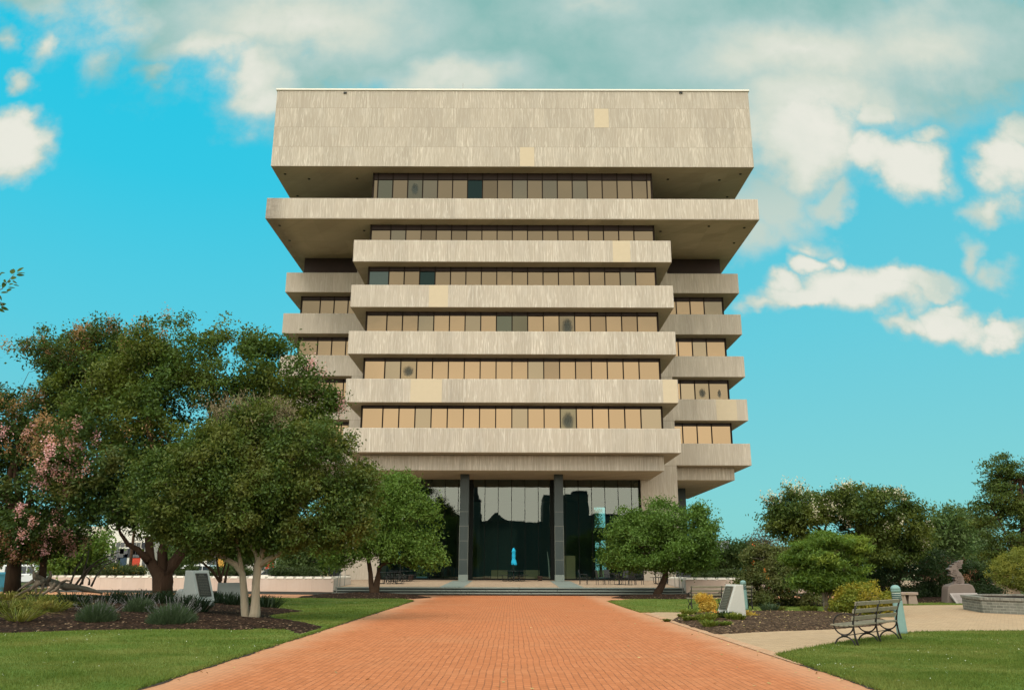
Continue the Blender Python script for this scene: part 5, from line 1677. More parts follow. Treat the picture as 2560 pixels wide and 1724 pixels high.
def words(mb, x0, x1, z0, z1, rows, seed, Tm, thick=.006, title=1):
    r = random.Random(seed)
    h = (z1 - z0) / rows
    for k in range(rows):
        zc = z1 - (k + .5) * h
        big = k < title
        span = (x1 - x0) * (.55 if big else r.uniform(.80, .98))
        xa = (x0 + x1) / 2 - span / 2; xe = xa + span
        while xa < xe - .015:
            w = min(r.uniform(.025, .075) * (1.4 if big else 1.), xe - xa)
            mb.box(xa, xa + w, -thick, .001, zc - h * (.34 if big else .24), zc + h * (.34 if big else .24), M=Tm)
            xa += w + .013


def memorial(name, label, loc, rz, W, base_d, top_d, H, mat, plq, ptext, seed, foot=.17, plaque=(.14, .20, .80), slab=None):
    """wedge stone: plaque on the sloping front (-y), foot lip below"""
    r = empty(name, loc, label, 'memorial')
    r.rotation_euler.z = rz
    b = MB()
    b.prism([(0, -.10), (0, foot), (base_d - top_d, H), (base_d, H), (base_d + .04, -.10)], 'x', -W / 2, W / 2)
    o = b.build('stone', M[mat], None, fix=True); o.parent = r; o.location = (0, 0, 0)
    md = o.modifiers.new('b', 'BEVEL'); md.width = .018; md.segments = 2
    if plq:
        sl_ = Vector((0, base_d - top_d, H - foot)); L = sl_.length
        ang = math.atan2(base_d - top_d, H - foot)
        T = Matrix.Translation((0, 0, foot)) @ Matrix.Rotation(-ang, 4, 'X')
        x_, u0, u1 = W / 2 - plaque[0], L * plaque[1], L * plaque[2] + L * .1
        q = MB(); q.cbox(-x_, x_, -.022, -.001, u0, u1, .006, M=T)
        po = q.build('plaque', M[plq], None); po.parent = r
        fr_ = MB()
        for (xa, xb, za, zb) in ((-x_, x_, u0, u0 + .014), (-x_, x_, u1 - .014, u1), (-x_, -x_ + .014, u0 + .015, u1 - .015), (x_ - .014, x_, u0 + .015, u1 - .015)):
            fr_.box(xa, xb, -.029, -.021, za, zb, M=T)
        fo = fr_.build('plaque_rim', M[ptext], None); fo.parent = po
        tx = MB(); words(tx, -x_ + .04, x_ - .04, u0 + .05, u1 - .04, 13, seed, T @ Matrix.Translation((0, -.021, 0)))
        to = tx.build('lettering', M[ptext], None); to.parent = po
    return r


pm = gnd(1825, 1552)
memorial('memorial_stone', 'pale granite memorial stone with a bronze text plaque in the right bed', (6.35, 26.15, .10), R(-76), .64, .58, .25, .98, 'stone_pale', 'plaque', 'letter', 1, plaque=(.09, .10, .83))
pl_ = gnd(497, 1528)
memorial('memorial_stone', 'grey granite memorial stone with a dark bronze plaque under the left trees', (-10.95, 31.1, .22), R(57), .74, .86, .36, 1.22, 'stone_grey', 'plaque_dark', 'letter_dark', 2, plaque=(.12, .14, .80))
memorial('memorial_stone', 'blank slanted grey granite stone in the strap leaved plants', (-11.75, 36.2, .15), R(18), 1.12, .8, .16, .78, 'stone_grey', None, None, 3, foot=.05)
r = empty('rough_stone', (-13.0, 32.6, .2), 'small rough pointed stone beside the plaque stone', 'stone')
b = MB(); q0 = aty(450, 1519, 32.6)
b.prism([(-.28, -.15), (-.26, .22), (-.14, .52), (-.02, .60), (.08, .52), (.24, .15), (.27, -.15)], 'y', -.18, .18)
o = b.build('stone', M['stone_grey'], None, fix=True); o.parent = r; r.location = (q0.x, 32.6, .18)
md = o.modifiers.new('b', 'BEVEL'); md.width = .05; md.segments = 2

# brown stone sculpture on its inscribed base
YS = 41.2
sc = empty('stone_sculpture', tuple(aty(2405, 1508, YS)), 'brown granite sculpture of stacked jagged layers rising from an inscribed base', 'sculpture')
def zx(pts): return [((aty(2200 + a / 3.408, 1100 + b_ / 3.408, YS).x), aty(2200 + a / 3.408, 1100 + b_ / 3.408, YS).z) for a, b_ in pts]
base = MB().prism(zx([(566, 1400), (568, 1270), (575, 1243), (600, 1226), (660, 1221), (750, 1221), (780, 1234), (800, 1270), (806, 1400)]), 'y', YS - .12, YS + .5).build('base_block', M['stone_brown'], sc, fix=True)
md = base.modifiers.new('b', 'BEVEL'); md.width = .03; md.segments = 2
fig = MB().prism(zx([(612, 1222), (640, 1212), (655, 1195), (640, 1180), (655, 1168), (618, 1158), (597, 1146), (620, 1138), (608, 1128), (612, 1116), (600, 1108), (586, 1096), (600, 1088), (622, 1078), (612, 1068), (640, 1058), (632, 1048), (660, 1044), (655, 1034), (690, 1028), (694, 1018), (714, 1018), (708, 1036), (712, 1048), (696, 1062), (700, 1074), (680, 1090), (672, 1106), (684, 1120), (700, 1136), (708, 1154), (720, 1172), (718, 1186), (726, 1202), (722, 1222)]), 'y', YS + .05, YS + .34).build('layered_figure', M['stone_brown'], sc, fix=True)
ridge = MB(); rr = random.Random(4)
for k in range(11):
    t = k / 10.
    a, b_ = 655 - 0 * t, 1205 - 170 * t
    cx_ = 668 + (12 if t < .4 else -22 if t < .7 else 14) * 1.; w_ = 42 * (1 - t * .5)
    x0, z0 = zx([(cx_ - w_ * rr.uniform(.4, .75), b_ + 5)])[0]; x1, z1 = zx([(cx_ + w_ * rr.uniform(.3, .6), b_ - 4)])[0]
    ridge.box(x0, x1, YS + .0, YS + .049, z0, z1)
ridge.build('carved_ridge', M['stone_brown'], fig, fix=True)
(xa, za), (xb, zb), (xc, zc), (xd, zd) = zx([(580, 1300), (811, 1298), (843, 1393), (606, 1395)])
pb = MB(); pb.add([(xa, YS - .14, za), (xb, YS - .14, zb), (xc, YS - .62, zc - .02), (xd, YS - .62, zd - .02), (xa, YS - .125, za - .12), (xb, YS - .125, zb - .12), (xc, YS - .5, -.03), (xd, YS - .5, -.03)],
      [(0, 3, 2, 1), (0, 1, 5, 4), (1, 2, 6, 5), (2, 3, 7, 6), (3, 0, 4, 7), (4, 5, 6, 7)])
pbo = pb.build('inscribed_slab', M['stone_plate'], sc, fix=True)
lt = MB(); rr = random.Random(8)
for k in range(7):
    t = .14 + k * .115
    a0 = Vector((xa, YS - .14, za)).lerp(Vector((xd, YS - .62, zd)), t); a1 = Vector((xb, YS - .14, zb)).lerp(Vector((xc, YS - .62, zc)), t)
    s = .07
    while s < .92:
        w_ = rr.uniform(.03, .09); e = min(s + w_, .93)
        p0_, p1_ = a0.lerp(a1, s), a0.lerp(a1, e)
        lt.add([p0_ + Vector((0, 0, .012)), p1_ + Vector((0, 0, .012)), p1_ + Vector((0, -.022, -.0)), p0_ + Vector((0, -.022, -.0))], [(0, 3, 2, 1)])
        s = e + .018
lt.build('lettering', M['stone_brown'], pbo)

# stone bench near the brown sculpture
q0 = aty(2278, 1512, 39.6)
sbn = empty('stone_bench', (q0.x, 39.6, 0), 'plain tan stone bench standing beyond the near bollard', 'bench')
MB().cbox(q0.x - .75, q0.x + .30, 39.4, 39.9, .44, .55, .015).build('seat', M['bench_stone'], sbn)
for dx in (-.45, .05):
    MB().prism([(q0.x + dx - .22, -.03), (q0.x + dx - .16, .438), (q0.x + dx + .16, .438), (q0.x + dx + .22, -.03)], 'y', 39.45, 39.85).build('leg', M['bench_stone'], sbn, fix=True)


# ------------------------------------------------------------------ terrace furniture
def tz(y): return .452 + (min(y, 66) - 52.9) * (.228 / 13.1)


def make_picnic():
    r = empty('picnic_table', (0, 0, 0), '', 'table', 'black metal picnic tables on the terrace')
    MB().cbox(-.60, .60, -.60, .60, .735, .765, .008).build('tabletop', M['metal_black'], r)
    for (sx, sy) in ((1, 0), (-1, 0), (0, 1), (0, -1)):
        w, d = (.15, .50) if sx else (.50, .15)
        MB().cbox(sx * .92 - w, sx * .92 + w, sy * .92 - d, sy * .92 + d, .435, .46, .006).build('seat', M['metal_black'], r)
        f = MB()
        for k in (-.3, .3):
            ox, oy = (0, k) if sx else (k, 0)
            f.tube([(sx * .30 + ox, sy * .30 + oy, .73), (sx * .34 + ox, sy * .34 + oy, .12), (sx * .45 + ox, sy * .45 + oy, .03), (sx * .78 + ox, sy * .78 + oy, .03), (sx * .90 + ox, sy * .90 + oy, .10), (sx * .92 + ox, sy * .92 + oy, .435)], .022, 7)
        f.build('leg_frame', M['metal_black'], r, smooth=True)
    MB().tube([(0, 0, .02), (0, 0, .735)], .04, 8).build('centre_post', M['metal_black'], r)
    return r


def make_umbrella(open_=0.):
    r = empty('patio_umbrella', (0, 0, 0), '', 'umbrella', 'folded turquoise umbrellas on the terrace')
    MB().tube([(0, 0, .76), (0, 0, 2.46)], .02, 8).build('pole', M['metal_black'], r)
    n = 24; prof = [(.015, 2.44), (.09, 2.36), (.135, 2.24), (.150, 2.16), (.125, 2.13), (.130, 1.9), (.115, 1.68), (.105, 1.62), (.15, 1.5), (.165, 1.30), (.155, 1.22)]
    b = MB(); vs = []; fs = []
    for i, (rad, z) in enumerate(prof):
        for k in range(n):
            a = 2 * PI * k / n
            q = rad * (1 + (.16 if i > 2 else .04) * math.cos(8 * a + i * .3))
            zz = z + (.06 * math.cos(8 * a) if i == len(prof) - 1 else 0)
            x = q * math.cos(a) + (.07 if (i >= 8 and math.cos(a) > .5) else 0) * (i - 7) * .4
            vs.append((x, q * math.sin(a), zz))
    for i in range(len(prof) - 1):
        for k in range(n): fs.append((i * n + k, (i * n + (k + 1) % n), (i + 1) * n + (k + 1) % n, (i + 1) * n + k))
    fs.append(tuple(range(n)))
    b.add(vs, fs); b.build('canopy', M['umbrella'], r, smooth=True, fix=True)
    return r


pic = make_picnic(); umb = make_umbrella()
spots = [(1284, 1452, 64.6, 45, 'black picnic table with the lone folded umbrella in front of the middle glass'),
         (975, 1459, 58.4, 20, 'black picnic table seen just right of the left tree trunk'),
         (1000, 1452, 63.5, 40, 'black picnic table half hidden behind the one at the left tree trunk'),
         (838, 1450, 63.5, 10, 'picnic table seen over the notched wall beside the left handrail'),
         (1668, 1452, 59.2, 25, 'picnic table behind the right curved tree trunk')]
for i, (px, py, Y, a, lab) in enumerate(spots):
    o = pic if i == 0 else copy_tree(pic)
    p = aty(px, py, Y)
    o.location = (p.x, Y, tz(Y)); o.rotation_euler.z = R(a); o['label'] = lab
for i, (px, Y, lab) in enumerate([(1284, 64.6, 'folded turquoise umbrella standing alone before the middle glass'), (1000, 63.5, 'turquoise umbrella half hidden by the left tree branches'), (1556, 65.2, 'folded turquoise umbrella showing through the leaves of the curved trunk tree')]):
    o = umb if i == 0 else copy_tree(umb)
    p = aty(px, 1440, Y); o.location = (p.x, Y, tz(Y)); o['label'] = lab; o.rotation_euler.z = R(30 * i)
um2 = next(o for o in bpy.data.objects if o.get('label', '').startswith('turquoise umbrella half'))
for ch in kids(um2):
    if ch.name.startswith('canopy'):
        b = MB()
        vs = [(0, 0, 2.42)]
        for k in range(16):
            a = 2 * PI * k / 16; q = .62 if k % 2 == 0 else .42
            vs.append((q * math.cos(a), q * math.sin(a), 1.72 + (.12 if k % 2 else 0) + .06 * math.sin(3 * a)))
        b.add(vs, [(0, k + 1, (k + 1) % 16 + 1) for k in range(16)])
        me = bpy.data.meshes.new('canopy'); me.from_pydata(b.v, [], b.f); me.materials.append(M['umbrella']); ch.data = me
        s_ = ch.modifiers.new('s', 'SOLIDIFY'); s_.thickness = .01
# thin pole umbrella of the table at the left wall
pp = aty(822, 1440, 62.6)
pr = empty('umbrella_pole', (pp.x, 62.6, tz(62.6)), 'bare thin umbrella pole rising behind the notched wall left of the handrail', 'pole')
MB().tube([(pp.x, 62.6, tz(62.6)), (pp.x, 62.6, 2.7)], .022, 8).build('shaft', M['metal_black'], pr)
MB().lathe([(.22, tz(62.6)), (.22, tz(62.6) + .05), (.05, tz(62.6) + .10)], 16, pp.x, 62.6).build('foot', M['metal_black'], pr)


def make_chair():
    r = empty('patio_chair', (0, 0, 0), '', 'chair', 'black patio chairs around the right tables')
    MB().cbox(-.25, .25, -.25, .24, .42, .445, .01).build('seat', M['metal_black'], r)
    b = MB(); T = Matrix.Translation((0, -.24, .46)) @ Matrix.Rotation(R(12), 4, 'X')
    b.box(-.235, .235, -.010, .010, 0, .46, M=T)
    b.box(-.26, .26, -.02, .02, .44, .50, M=T).box(-.26, .26, -.018, .018, -.02, .03, M=T)
    b.build('backrest', M['metal_black'], r)
    for (x, y) in ((-.24, -.26), (.24, -.26), (-.24, .23), (.24, .23)):
        MB().tube([(x, y, 0), (x, y * .97, .43)], .017, 7).build('leg', M['metal_black'], r)
    for s in (-1, 1):
        MB().tube([(s * .25, .22, .44), (s * .27, .22, .64), (s * .27, .0, .66), (s * .26, -.26, .66)], .016, 7).build('armrest', M['metal_black'], r, smooth=True)
    return r


rt = empty('round_table', (0, 0, 0), 'round black metal patio table ringed by chairs right of the second column', 'table')
MB().lathe([(.56, .715), (.60, .72), (.60, .745), (.02, .75)], 28).build('tabletop', M['metal_black'], rt)
MB().lathe([(.05, .04), (.045, .3), (.05, .714)], 12).build('pedestal', M['metal_black'], rt)
MB().lathe([(.34, 0), (.34, .025), (.06, .05)], 20).build('foot', M['metal_black'], rt)
YTb = 57.9; pt_ = aty(1548, 1450, YTb)
rt.location = (pt_.x, YTb, tz(YTb))
ch0 = make_chair()
cs = [(-2.35, .45, -100, 'black patio chair set apart at the far left of the round table'), (-1.25, -.15, -80, 'black patio chair on the left side of the round table'), (-.55, .95, -150, 'black patio chair behind the round table on the left'), (.55, .98, 160, 'black patio chair behind the round table on the right'), (.62, -.85, 20, 'black patio chair with its back to the path in front of the round table'), (1.35, .25, 95, 'black patio chair on the right side of the round table')]
for i, (dx, dy, a, lab) in enumerate(cs):
    o = ch0 if i == 0 else copy_tree(ch0)
    o.location = (pt_.x + dx, YTb + dy, tz(YTb + dy)); o.rotation_euler.z = R(a); o['label'] = lab
for (px, Y, a, lab) in ((1648, 60.6, -95, 'black patio chair just left of the curved tree trunk'), (1700, 60.5, 170, 'black patio chair behind the right handrail'), (1716, 61.5, 190, 'black patio chair with its tall back to the right notched wall')):
    p = aty(px, 1450, Y); o = copy_tree(ch0); o.location = (p.x, Y, tz(Y)); o.rotation_euler.z = R(a); o['label'] = lab


def drum(px, Y, w, h, lab):
    p = aty(px, 1450, Y)
    r = empty('planter_pot', (p.x, Y, tz(Y)), lab, 'pot', 'dark pots on the terrace')
    z = tz(Y)
    MB().lathe([(w * .82, z), (w, z + h * .8), (w * 1.03, z + h * .82), (w * 1.03, z + h)], 20, p.x, Y).build('body', M['header'], r, smooth=False)
    MB().lathe([(w * .9, z + h - .01), (w * .9, z + h + .003)], 20, p.x, Y).build('soil', M['soil'], r)


drum(1350, 65.8, .2, .36, 'small dark pot on the brick terrace near the right hand column')
drum(1027, 66.5, .2, .42, 'dark pot beside the picnic tables left of the first column')

# leaning white pole inside the glass
lp = empty('leaning_pole', (3.0, 71, .7), 'thin pale pole leaning inside the middle glass bay', 'pole')
MB().tube([tuple(aty(1374, 1447, 71.2)), tuple(aty(1371, 1400, 71.3)), tuple(aty(1368, 1378, 71.4))], [.05, .045, .02], 8).build('shaft', M['bollard_white'], lp)

# ------------------------------------------------------------------ street, cars and houses behind
sheet('street', rect(-220, 220, 68.5, 80.5), .0, M['asphalt'])
sheet('pavement', rect(-220, -36, 64.5, 68.3), .02, M['tan_brick'])
lm = MB()
for k in range(-30, 30): lm.add([(k * 6, 74.4, .005), (k * 6 + 3, 74.4, .005), (k * 6 + 3, 74.55, .005), (k * 6, 74.55, .005)], [(0, 1, 2, 3)])
struct(lm.build('street_marking', M['cap']))


def make_car(label, paint, suv=True):
    r = empty('parked_car', (0, 0, 0), label, 'car', 'cars parked along the street')
    L, W = 4.5, 1.86
    H0, H1 = (1.02, 1.80) if suv else (.90, 1.42)
    b = MB()
    b.prism([(-2.25, .38), (-2.26, .75), (-2.15, H0 - .02), (-1.2, H0 + .03), (1.1, H0 + .02), (2.05, H0 - .10), (2.24, .75), (2.22, .36)], 'y', -W / 2, W / 2)
    body = b.build('body', M[paint], None, fix=True); body.parent = r
    md = body.modifiers.new('b', 'BEVEL'); md.width = .08; md.segments = 3
    k = MB()
    top = [(-2.05, H0), (-1.95 if suv else -1.5, H1 - .06), (-1.6 if suv else -1.1, H1), (.35 if suv else .2, H1), (.62, H1 - .07), (1.15, H0)]
    k.prism(top, 'y', -W / 2 + .12, W / 2 - .12)
    cab = k.build('cabin', M[paint], None, fix=True); cab.parent = r
    md = cab.modifiers.new('b', 'BEVEL'); md.width = .06; md.segments = 2
    for s in (-1, 1):
        for (a, c) in ((-1.75, -.95), (-.88, -.08), (.0, .72)):
            y = s * (W / 2 - .115)
            w = MB(); w.box(a, c if c < .5 else .55, min(y, y + s * .02), max(y, y + s * .02), H0 + .06, H1 - .14)
            o = w.build('window', M['carglass'] if False else M['winglass'], None); o.parent = cab
        for a in (-.92, -.02):
            h = MB(); y = s * (W / 2 - .004); h.box(a - .35, a - .15, min(y, y + s * .03), max(y, y + s * .03), H0 - .14, H0 - .10)
            o = h.build('door_handle', M['rubber'], None); o.parent = r
        for x in (-1.4, 1.42):
            t = MB(); T = Matrix.Translation((x, s * (W / 2 - .10), .35)) @ Matrix.Rotation(PI / 2, 4, 'X')
            t.lathe([(.24, -.11), (.33, -.11), (.355, -.06), (.355, .06), (.33, .11), (.24, .11)], 24)
            t.v = [tuple(T @ Vector(q)) for q in t.v]
            wo = t.build('wheel', M['rubber'], None, smooth=False); wo.parent = r
            q = MB(); q.lathe([(.02, -.115), (.22, -.118), (.235, -.09), (.235, .09), (.22, .118), (.02, .115)], 16)
            q.v = [tuple(T @ Vector(z)) for z in q.v]
            ro = q.build('rim', M['rim'], None); ro.parent = wo
            ar = MB(); ar.tube(arc((x, s * (W / 2 - .0), .36), .42, 0, PI, 14, (1, 0, 0), (0, 0, 1)), .035, 6)
            ao = ar.build('wheel_arch', M['rubber'], None); ao.parent = r
        l = MB(); l.box(2.12, 2.23, s * .62 - .18, s * .62 + .18, .68, .82); o = l.build('headlight', M['bollard_white'], None); o.parent = r
        l = MB(); l.box(-2.27, -2.17, s * .72 - .10, s * .72 + .10, .72, .98); o = l.build('tail_light', M['lamp_red'], None); o.parent = r
    return r


car = make_car('white sport utility car parked beyond the left bed, seen from the side', 'car_white')
pc = aty(72, 1463, 73.5); car.location = (pc.x, 73.5, 0); car.rotation_euler.z = R(8)
c2 = make_car('dark parked car half hidden behind the hedges under the dark tree', 'car_dark', False); q0 = aty(205, 1440, 76); c2.location = (q0.x, 76, 0)
c3 = make_car('white car roof showing over the wall right of the thick trunk', 'car_white', False); q0 = aty(485, 1440, 71.5); c3.location = (q0.x, 71.5, .42); c3.rotation_euler.z = R(180)
c4 = make_car('dark parked car between the pale twin trunk and the steps', 'car_dark', False); q0 = aty(690, 1440, 77); c4.location = (q0.x, 77, .2); c4.rotation_euler.z = R(180)

q0 = aty(8, 1475, 58); bn = empty('refuse_bin', (q0.x, 58, 0), 'blue refuse bin at the left edge in front of the white car', 'bin')
MB().prism([(q0.x - .45, -.04), (q0.x - .52, 1.05), (q0.x + .52, 1.05), (q0.x + .42, -.04)], 'y', 57.6, 58.4).build('body', M['bin'], bn, fix=True)
MB().cbox(q0.x - .56, q0.x + .56, 57.55, 58.45, 1.052, 1.25, .09).build('lid', M['bin'], bn)


def house(name, label, px0, px1, Y, wall, roof, H, openings, gable=False, depth=9., roofh=2.6):
    x0, x1 = aty(px0, 1420, Y).x, aty(px1, 1420, Y).x
    r = empty(name, ((x0 + x1) / 2, Y, 0), label, 'house', 'houses along the street behind')
    MB().box(x0, x1, Y, Y + depth, -.04, H).build('wall', M[wall], r)
    b = MB()
    e = .35
    if gable:
        mx_ = (x0 + x1) / 2
        b.prism([(x0 - e, H), (mx_, H + roofh), (x1 + e, H)], 'y', Y - e, Y + depth + e)
    else:
        b.prism([(Y - e, H), (Y + depth / 2, H + roofh), (Y + depth + e, H)], 'x', x0 - e, x1 + e)
    b.build('roof', M[roof], r, fix=True)
    for (kind, px, py, w, h, mat) in openings:
        c = aty(px, py, Y)
        if kind == 'door':
            z0 = max(.0, c.z - h / 2)
            d = MB().box(c.x - w / 2, c.x + w / 2, Y - .05, Y - .003, z0, z0 + h).build('door', M[mat], r)
            MB().box(c.x - w / 2, c.x + w / 2, Y - .06, Y - .003, z0 + h + .06, z0 + h + .62).build('transom', M['winglass'], d)
            MB().box(c.x - w / 2 - .12, c.x + w / 2 + .12, Y - .09, Y - .003, z0 + h + .66, z0 + h + .80).build('door_head', M['white_wall'], d)
        else:
            f = MB().box(c.x - w / 2 - .08, c.x + w / 2 + .08, Y - .05, Y - .003, c.z - h / 2 - .08, c.z + h / 2 + .08).build('window', M['cap'], r)
            MB().box(c.x - w / 2, c.x - .02, Y - .06, Y - .051, c.z - h / 2, c.z + h / 2).box(c.x + .02, c.x + w / 2, Y - .06, Y - .051, c.z - h / 2, c.z + h / 2).build('pane', M['winglass'], f)
            if mat == 'shutter':
                for s in (-1, 1):
                    xs_ = c.x + s * (w / 2 + .30)
                    MB().box(xs_ - .2, xs_ + .2, Y - .05, Y - .003, c.z - h / 2, c.z + h / 2).build('shutter', M['trim_dark'], r)
    return r


house('town_house', 'white town house with the red door behind the thick trunk', 258, 372, 100, 'white_wall', 'roof_grey', 7.6,
      [('door', 306, 1408, .95, 2.1, 'door_navy'), ('door', 339, 1410, .95, 2.1, 'door_red'), ('window', 279, 1406, .9, 1.6, 'shutter'), ('window', 340, 1374, 1.0, 1.7, 'shutter'), ('window', 300, 1374, 1.0, 1.7, 'shutter'), ('window', 365, 1405, .9, 1.6, 'none')], gable=True)
house('town_house', 'dark fronted house in the gap between the two white houses', 376, 452, 103, 'trim_dark', 'roof_grey', 6.2, [('window', 410, 1400, 1., 1.5, 'none')])
house('town_house', 'white house with the orange yellow door right of the thick trunk', 454, 560, 98, 'white_wall', 'roof_grey', 6.6,
      [('door', 554, 1410, .95, 2.1, 'orange_door'), ('window', 530, 1408, 1.2, 1.4, 'none'), ('window', 480, 1405, 1., 1.5, 'shutter'), ('window', 500, 1375, 1., 1.5, 'none')] if 'orange_door' in M else
      [('door', 552, 1410, .95, 2.1, 'door_navy'), ('window', 530, 1408, 1.2, 1.4, 'none'), ('window', 480, 1405, 1., 1.5, 'shutter'), ('window', 500, 1375, 1., 1.5, 'none')], gable=True)
house('town_house', 'pale house with a row of windows left of the steps', 566, 690, 101, 'white_wall', 'roof_grey', 5.6, [('window', 600, 1408, 1.2, 1.4, 'none'), ('window', 650, 1408, 1.2, 1.4, 'none'), ('door', 715 - 40, 1410, .95, 2.1, 'door_red')])
house('town_house', 'cream painted house at the left corner of the office block', 735, 850, 108, 'yellow_wall', 'roof_grey', 5.4, [('window', 800, 1408, 1.2, 1.4, 'none'), ('window', 770, 1408, 1.2, 1.4, 'none')])
house('town_house', 'long pale house at the far left behind the white car', -60, 225, 106, 'white_wall', 'roof_tan', 4.2, [('window', 60, 1410, 1.4, 1.4, 'none'), ('window', 120, 1410, 1.4, 1.4, 'none'), ('door', 175, 1412, .95, 2.1, 'door_navy')])
house('brick_house', 'red brick house with a tan roof and teal doors far behind the sculpture', 2398, 2520, 108, 'red_brick', 'roof_tan', 3.35, [('window', 2430, 1404, 1.2, 1.2, 'none'), ('door', 2461, 1410, 1.2, 2.2, 'teal_panel'), ('door', 2471, 1406, .9, 2.6, 'teal_panel')], roofh=3.0, depth=10)
house('low_house', 'low pale building behind the trees right of the office block', 1690, 1840, 118, 'white_wall', 'roof_grey', 3.0, [('window', 1740, 1412, 1.4, 1.2, 'none'), ('window', 1800, 1412, 1.4, 1.2, 'none')])

up = empty('utility_pole', tuple(aty(322, 1440, 88)), 'brown timber utility pole in front of the white town house', 'pole')
x_ = aty(322, 1440, 88).x
MB().tube([(x_, 88, -.04), (x_, 88, 8.5)], [.17, .12], 10).build('shaft', M['bark_red'], up)
MB().box(x_ - 1.1, x_ + 1.1, 87.82, 87.93, 7.7, 7.85).build('crossarm', M['bark_red'], up)
sg = aty(2525, 1395, 78)
lpz = empty('street_sign', (sg.x, 78, 0), 'pale pole with a small blue and white sign before the golden mound', 'sign')
MB().tube([(sg.x, 78, -.04), (sg.x, 78, 4.6)], .06, 8).build('pole', M['metal_grey'], lpz)
MB().box(sg.x - .3, sg.x + .3, 77.90, 77.93, sg.z - .35, sg.z + .35).build('panel', M['bollard_white'], lpz)

# leafy branch reaching in at the top left, from a tree standing outside the view
ob = empty('overhanging_tree', (-10.5, 8.6, 0), 'leafy twig reaching in at the left edge against the blue sky', 'tree')
tk = MB()
tip = aty(62, 680, 9.0)
tk.tube([(-10.5, 8.6, -.05), (-10.45, 8.6, 1.6), (-10.2, 8.65, 3.2), (-9.6, 8.7, 4.6)], [.14, .12, .10, .07], 10)
tk.tube([(-10.2, 8.65, 3.2), (-8.6, 8.8, 4.0), (-7.0, 8.9, 4.25), tuple(aty(-60, 745, 9.0)), tuple(aty(5, 722, 9.0)), tuple(aty(22, 700, 9.0)), tuple(aty(36, 685, 9.0))], [.06, .04, .022, .010, .005, .004, .003], 7)
tk.tube([tuple(aty(-60, 745, 9.0)), tuple(aty(-20, 752, 9.0)), tuple(aty(4, 756, 9.0)), tuple(aty(8, 768, 9.0))], [.008, .005, .004, .003], 6)
tk.build('trunk', M['bark_grey'], ob, smooth=True)
lv = MB(); g = np.random.default_rng(77)
def leaf_blade(bx, by, ang, L, W):
    """leaf drawn from its stalk at a surveyed spot, hanging at angle ang in the picture, tilted at random"""
    s = 9.0 / FPX / .93
    a, t = R(ang), g.uniform(-.5, .5)
    c = aty(bx, by, 9.0 + g.uniform(-.06, .06))
    dx = Vector((math.cos(a), t * .5, math.sin(a))).normalized()
    nn = dx.cross(Vector((g.uniform(-.3, .3), 1, g.uniform(-.3, .3)))).normalized()
    L *= s; W *= s
    n = 7; up_, dn_ = [], []
    fold = dx.cross(nn) * .25
    for k in range(n + 1):
        u_ = k / n; w = W * .5 * math.sin(PI * u_ ** .85) ** .8 if 0 < k < n else 0
        m_ = c + dx * (L * u_)
        up_.append(m_ + nn * w + fold * w); dn_.append(m_ - nn * w + fold * w)
    vs = up_ + dn_ + [c + dx * (L * k / n) for k in range(n + 1)]
    fs = []
    for k in range(n):
        fs.append((k, k + 1, 2 * (n + 1) + k + 1, 2 * (n + 1) + k)); fs.append((2 * (n + 1) + k, 2 * (n + 1) + k + 1, n + 1 + k + 1, n + 1 + k))
    lv.add(vs, fs)
for q in [(30, 685, 88, 15, 13), (42, 679, 30, 20, 9), (41, 683, 2, 23, 3), (41, 687, -6, 24, 6), (27, 697, 18, 14, 10), (26, 700, -110, 9, 7), (31, 701, -32, 18, 4), (22, 711, 2, 14, 5), (33, 711, -12, 15, 3), (20, 718, -2, 17, 3), (16, 727, 15, 15, 7), (2, 731, -2, 22, 5), (4, 713, 0, 14, 14), (0, 682, 0, 13, 4), (-8, 688, 10, 14, 6), (10, 698, -60, 10, 6), (0, 762, 5, 18, 8), (2, 767, -20, 20, 8), (-4, 771, -28, 18, 7), (0, 738, -70, 14, 4), (-20, 720, 20, 20, 9), (-30, 740, 200, 20, 9), (-40, 730, 60, 20, 9), (-50, 760, -50, 20, 9), (-14, 750, -30, 18, 8)]:
    leaf_blade(*q)
lv.build('leaves', M['leaf_dark'], ob)
E2 = [(np.array((-9.6, 8.7, 5.4)), np.array((1.5, 1.5, 1.2))), (np.array((-10.6, 8.6, 6.)), np.array((1.4, 1.4, 1.2)))]
V, _, _ = foliage(E2, 120, 40, .4, .10, .05, g)
quads('crown', V, M['leaf_dark'], ob)

# ------------------------------------------------------------------ the square behind the camera, mirrored in the lobby glass
def rear(px, py): 
    q = aty(px, py, 185.0); return q.x, q.z
YR0 = 2 * 69.9 - 185.0
rb = empty('civic_hall', (0, YR0, 0), 'long dark brick hall with a stepped gable, seen mirrored in the lobby glass', 'building', 'buildings mirrored in the lobby glass')
x0, z0 = rear(1150, 1303); x1, z1 = rear(1358, 1299)
MB().box(-60, x1 + 1, YR0 - 14, YR0, -.04, z0).build('wall', M['reflection_brick'], rb)
ga = [rear(*p) for p in ((1214, 1304), (1224, 1293), (1232, 1284), (1234, 1280), (1242, 1280), (1243, 1286), (1250, 1287), (1258, 1296), (1270, 1304))]
MB().prism([(a, b_ - .02) for a, b_ in ga], 'y', YR0 - 6, YR0 + .4).build('gable', M['reflection_brick'], rb, fix=True)
tw_ = empty('church_tower', (rear(1188, 1300)[0], YR0 - 2, 0), 'slender church tower with a spire, seen mirrored beside the first column', 'tower', 'buildings mirrored in the lobby glass')
cx_, _ = rear(1187, 1300); zb_ = rear(1187, 1256)[1]; zs_ = rear(1187, 1140)[1]
MB().box(cx_ - 1.1, cx_ + 1.1, YR0 + .5, YR0 + 2.7, -.04, zb_).build('shaft', M['reflection_brick'], tw_)
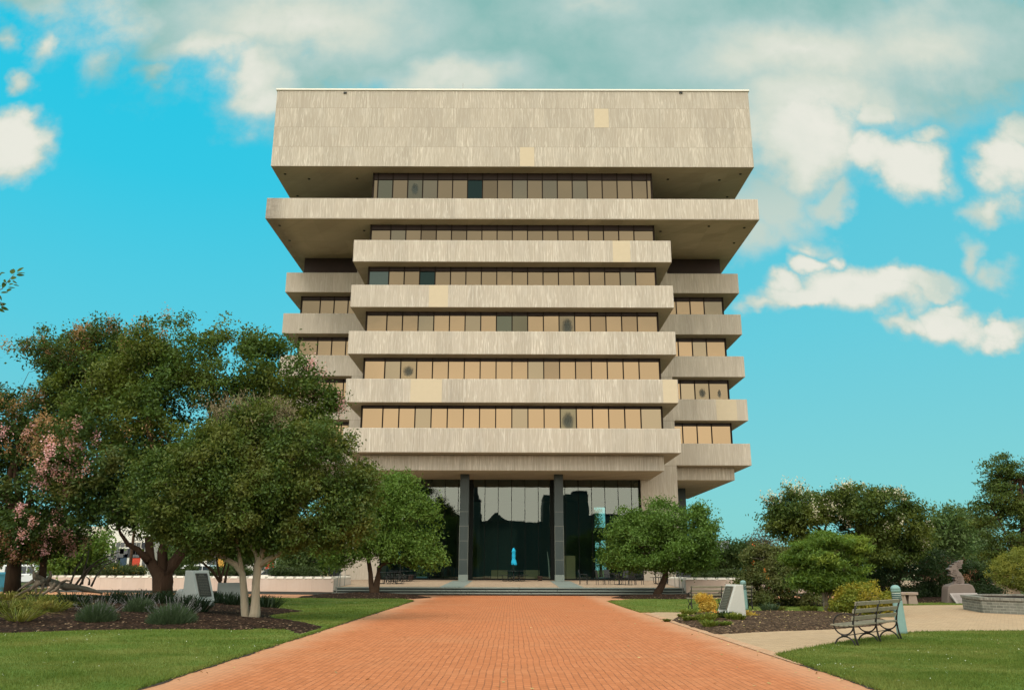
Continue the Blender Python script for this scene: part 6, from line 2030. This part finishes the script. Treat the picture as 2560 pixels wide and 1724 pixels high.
MB().box(cx_ - 1.25, cx_ + 1.25, YR0 + .35, YR0 + 2.85, zb_ + .004, zb_ + .5).build('cornice', M['slate'], tw_)
sp_ = MB(); sp_.lathe([(.85, zb_ + .5), (.6, zb_ + 2.2), (.42, zb_ + 5), (.1, zs_)], 8, cx_, YR0 + 1.6); sp_.build('spire', M['slate'], tw_)
MB().box(rear(1199, 1300)[0], rear(1203, 1300)[0], YR0 + .2, YR0 + .8, z0 - .5, rear(1200, 1284)[1]).build('pinnacle', M['slate'], tw_)
ob_ = empty('office_tower', (12, YR0, 0), 'tall dark block, seen mirrored right of the second column', 'building', 'buildings mirrored in the lobby glass')
xa_, za_ = rear(1356, 1237); xb_, zb2 = rear(1472, 1229)
MB().box(xa_, xb_, YR0 - 14, YR0 + .2, -.04, za_).build('wall', M['reflection_brick'], ob_)
MB().box(rear(1436, 1230)[0], xb_, YR0 - 10, YR0 - 3, za_, zb2 + .4).build('penthouse', M['slate'], ob_)
lw_ = empty('low_hall', (26, YR0, 0), 'lower dark wing beside the tall block, seen mirrored at the right end of the glass', 'building', 'buildings mirrored in the lobby glass')
MB().box(xb_ + .02, 70, YR0 - 12, YR0, -.04, rear(1500, 1289)[1]).build('wall', M['reflection_brick'], lw_)
MB().box(xb_ + 1, 69, YR0 - 11, YR0 - .6, rear(1500, 1289)[1], rear(1500, 1287)[1] + .3).build('roof', M['slate'], lw_)
g = np.random.default_rng(99)
for k, (px, py, rx, ry) in enumerate(((1095, 1290, 24, 36), (1122, 1306, 26, 26), (1060, 1290, 30, 30))):
    q = aty(px, py, 170.); s = 170. / FPX * .97
    E_ = [(np.array((q.x, 2 * 69.9 - 170., q.z)), np.array((rx * s, rx * s, ry * s)))]
    tree('park_tree', ['dark tree mirrored in the glass left of the first column', 'lower dark tree mirrored beside the first column', 'dark tree mirrored at the left end of the glass'][k], 'tree', (q.x, 2 * 69.9 - 170., 0), E_,
         [([(q.x, 139.8 - 170., 0), (q.x, 139.8 - 170., q.z)], [.3, .15])], 'leaf_juniper', 'bark_dark', 110, 40, 1.1, .4, .18, 300 + k, 'trees mirrored in the lobby glass', ntwig=10)
sheet('square', rect(-70, 70, -44, -5), -.02, M['tan_brick'])

bpy.context.view_layer.update()
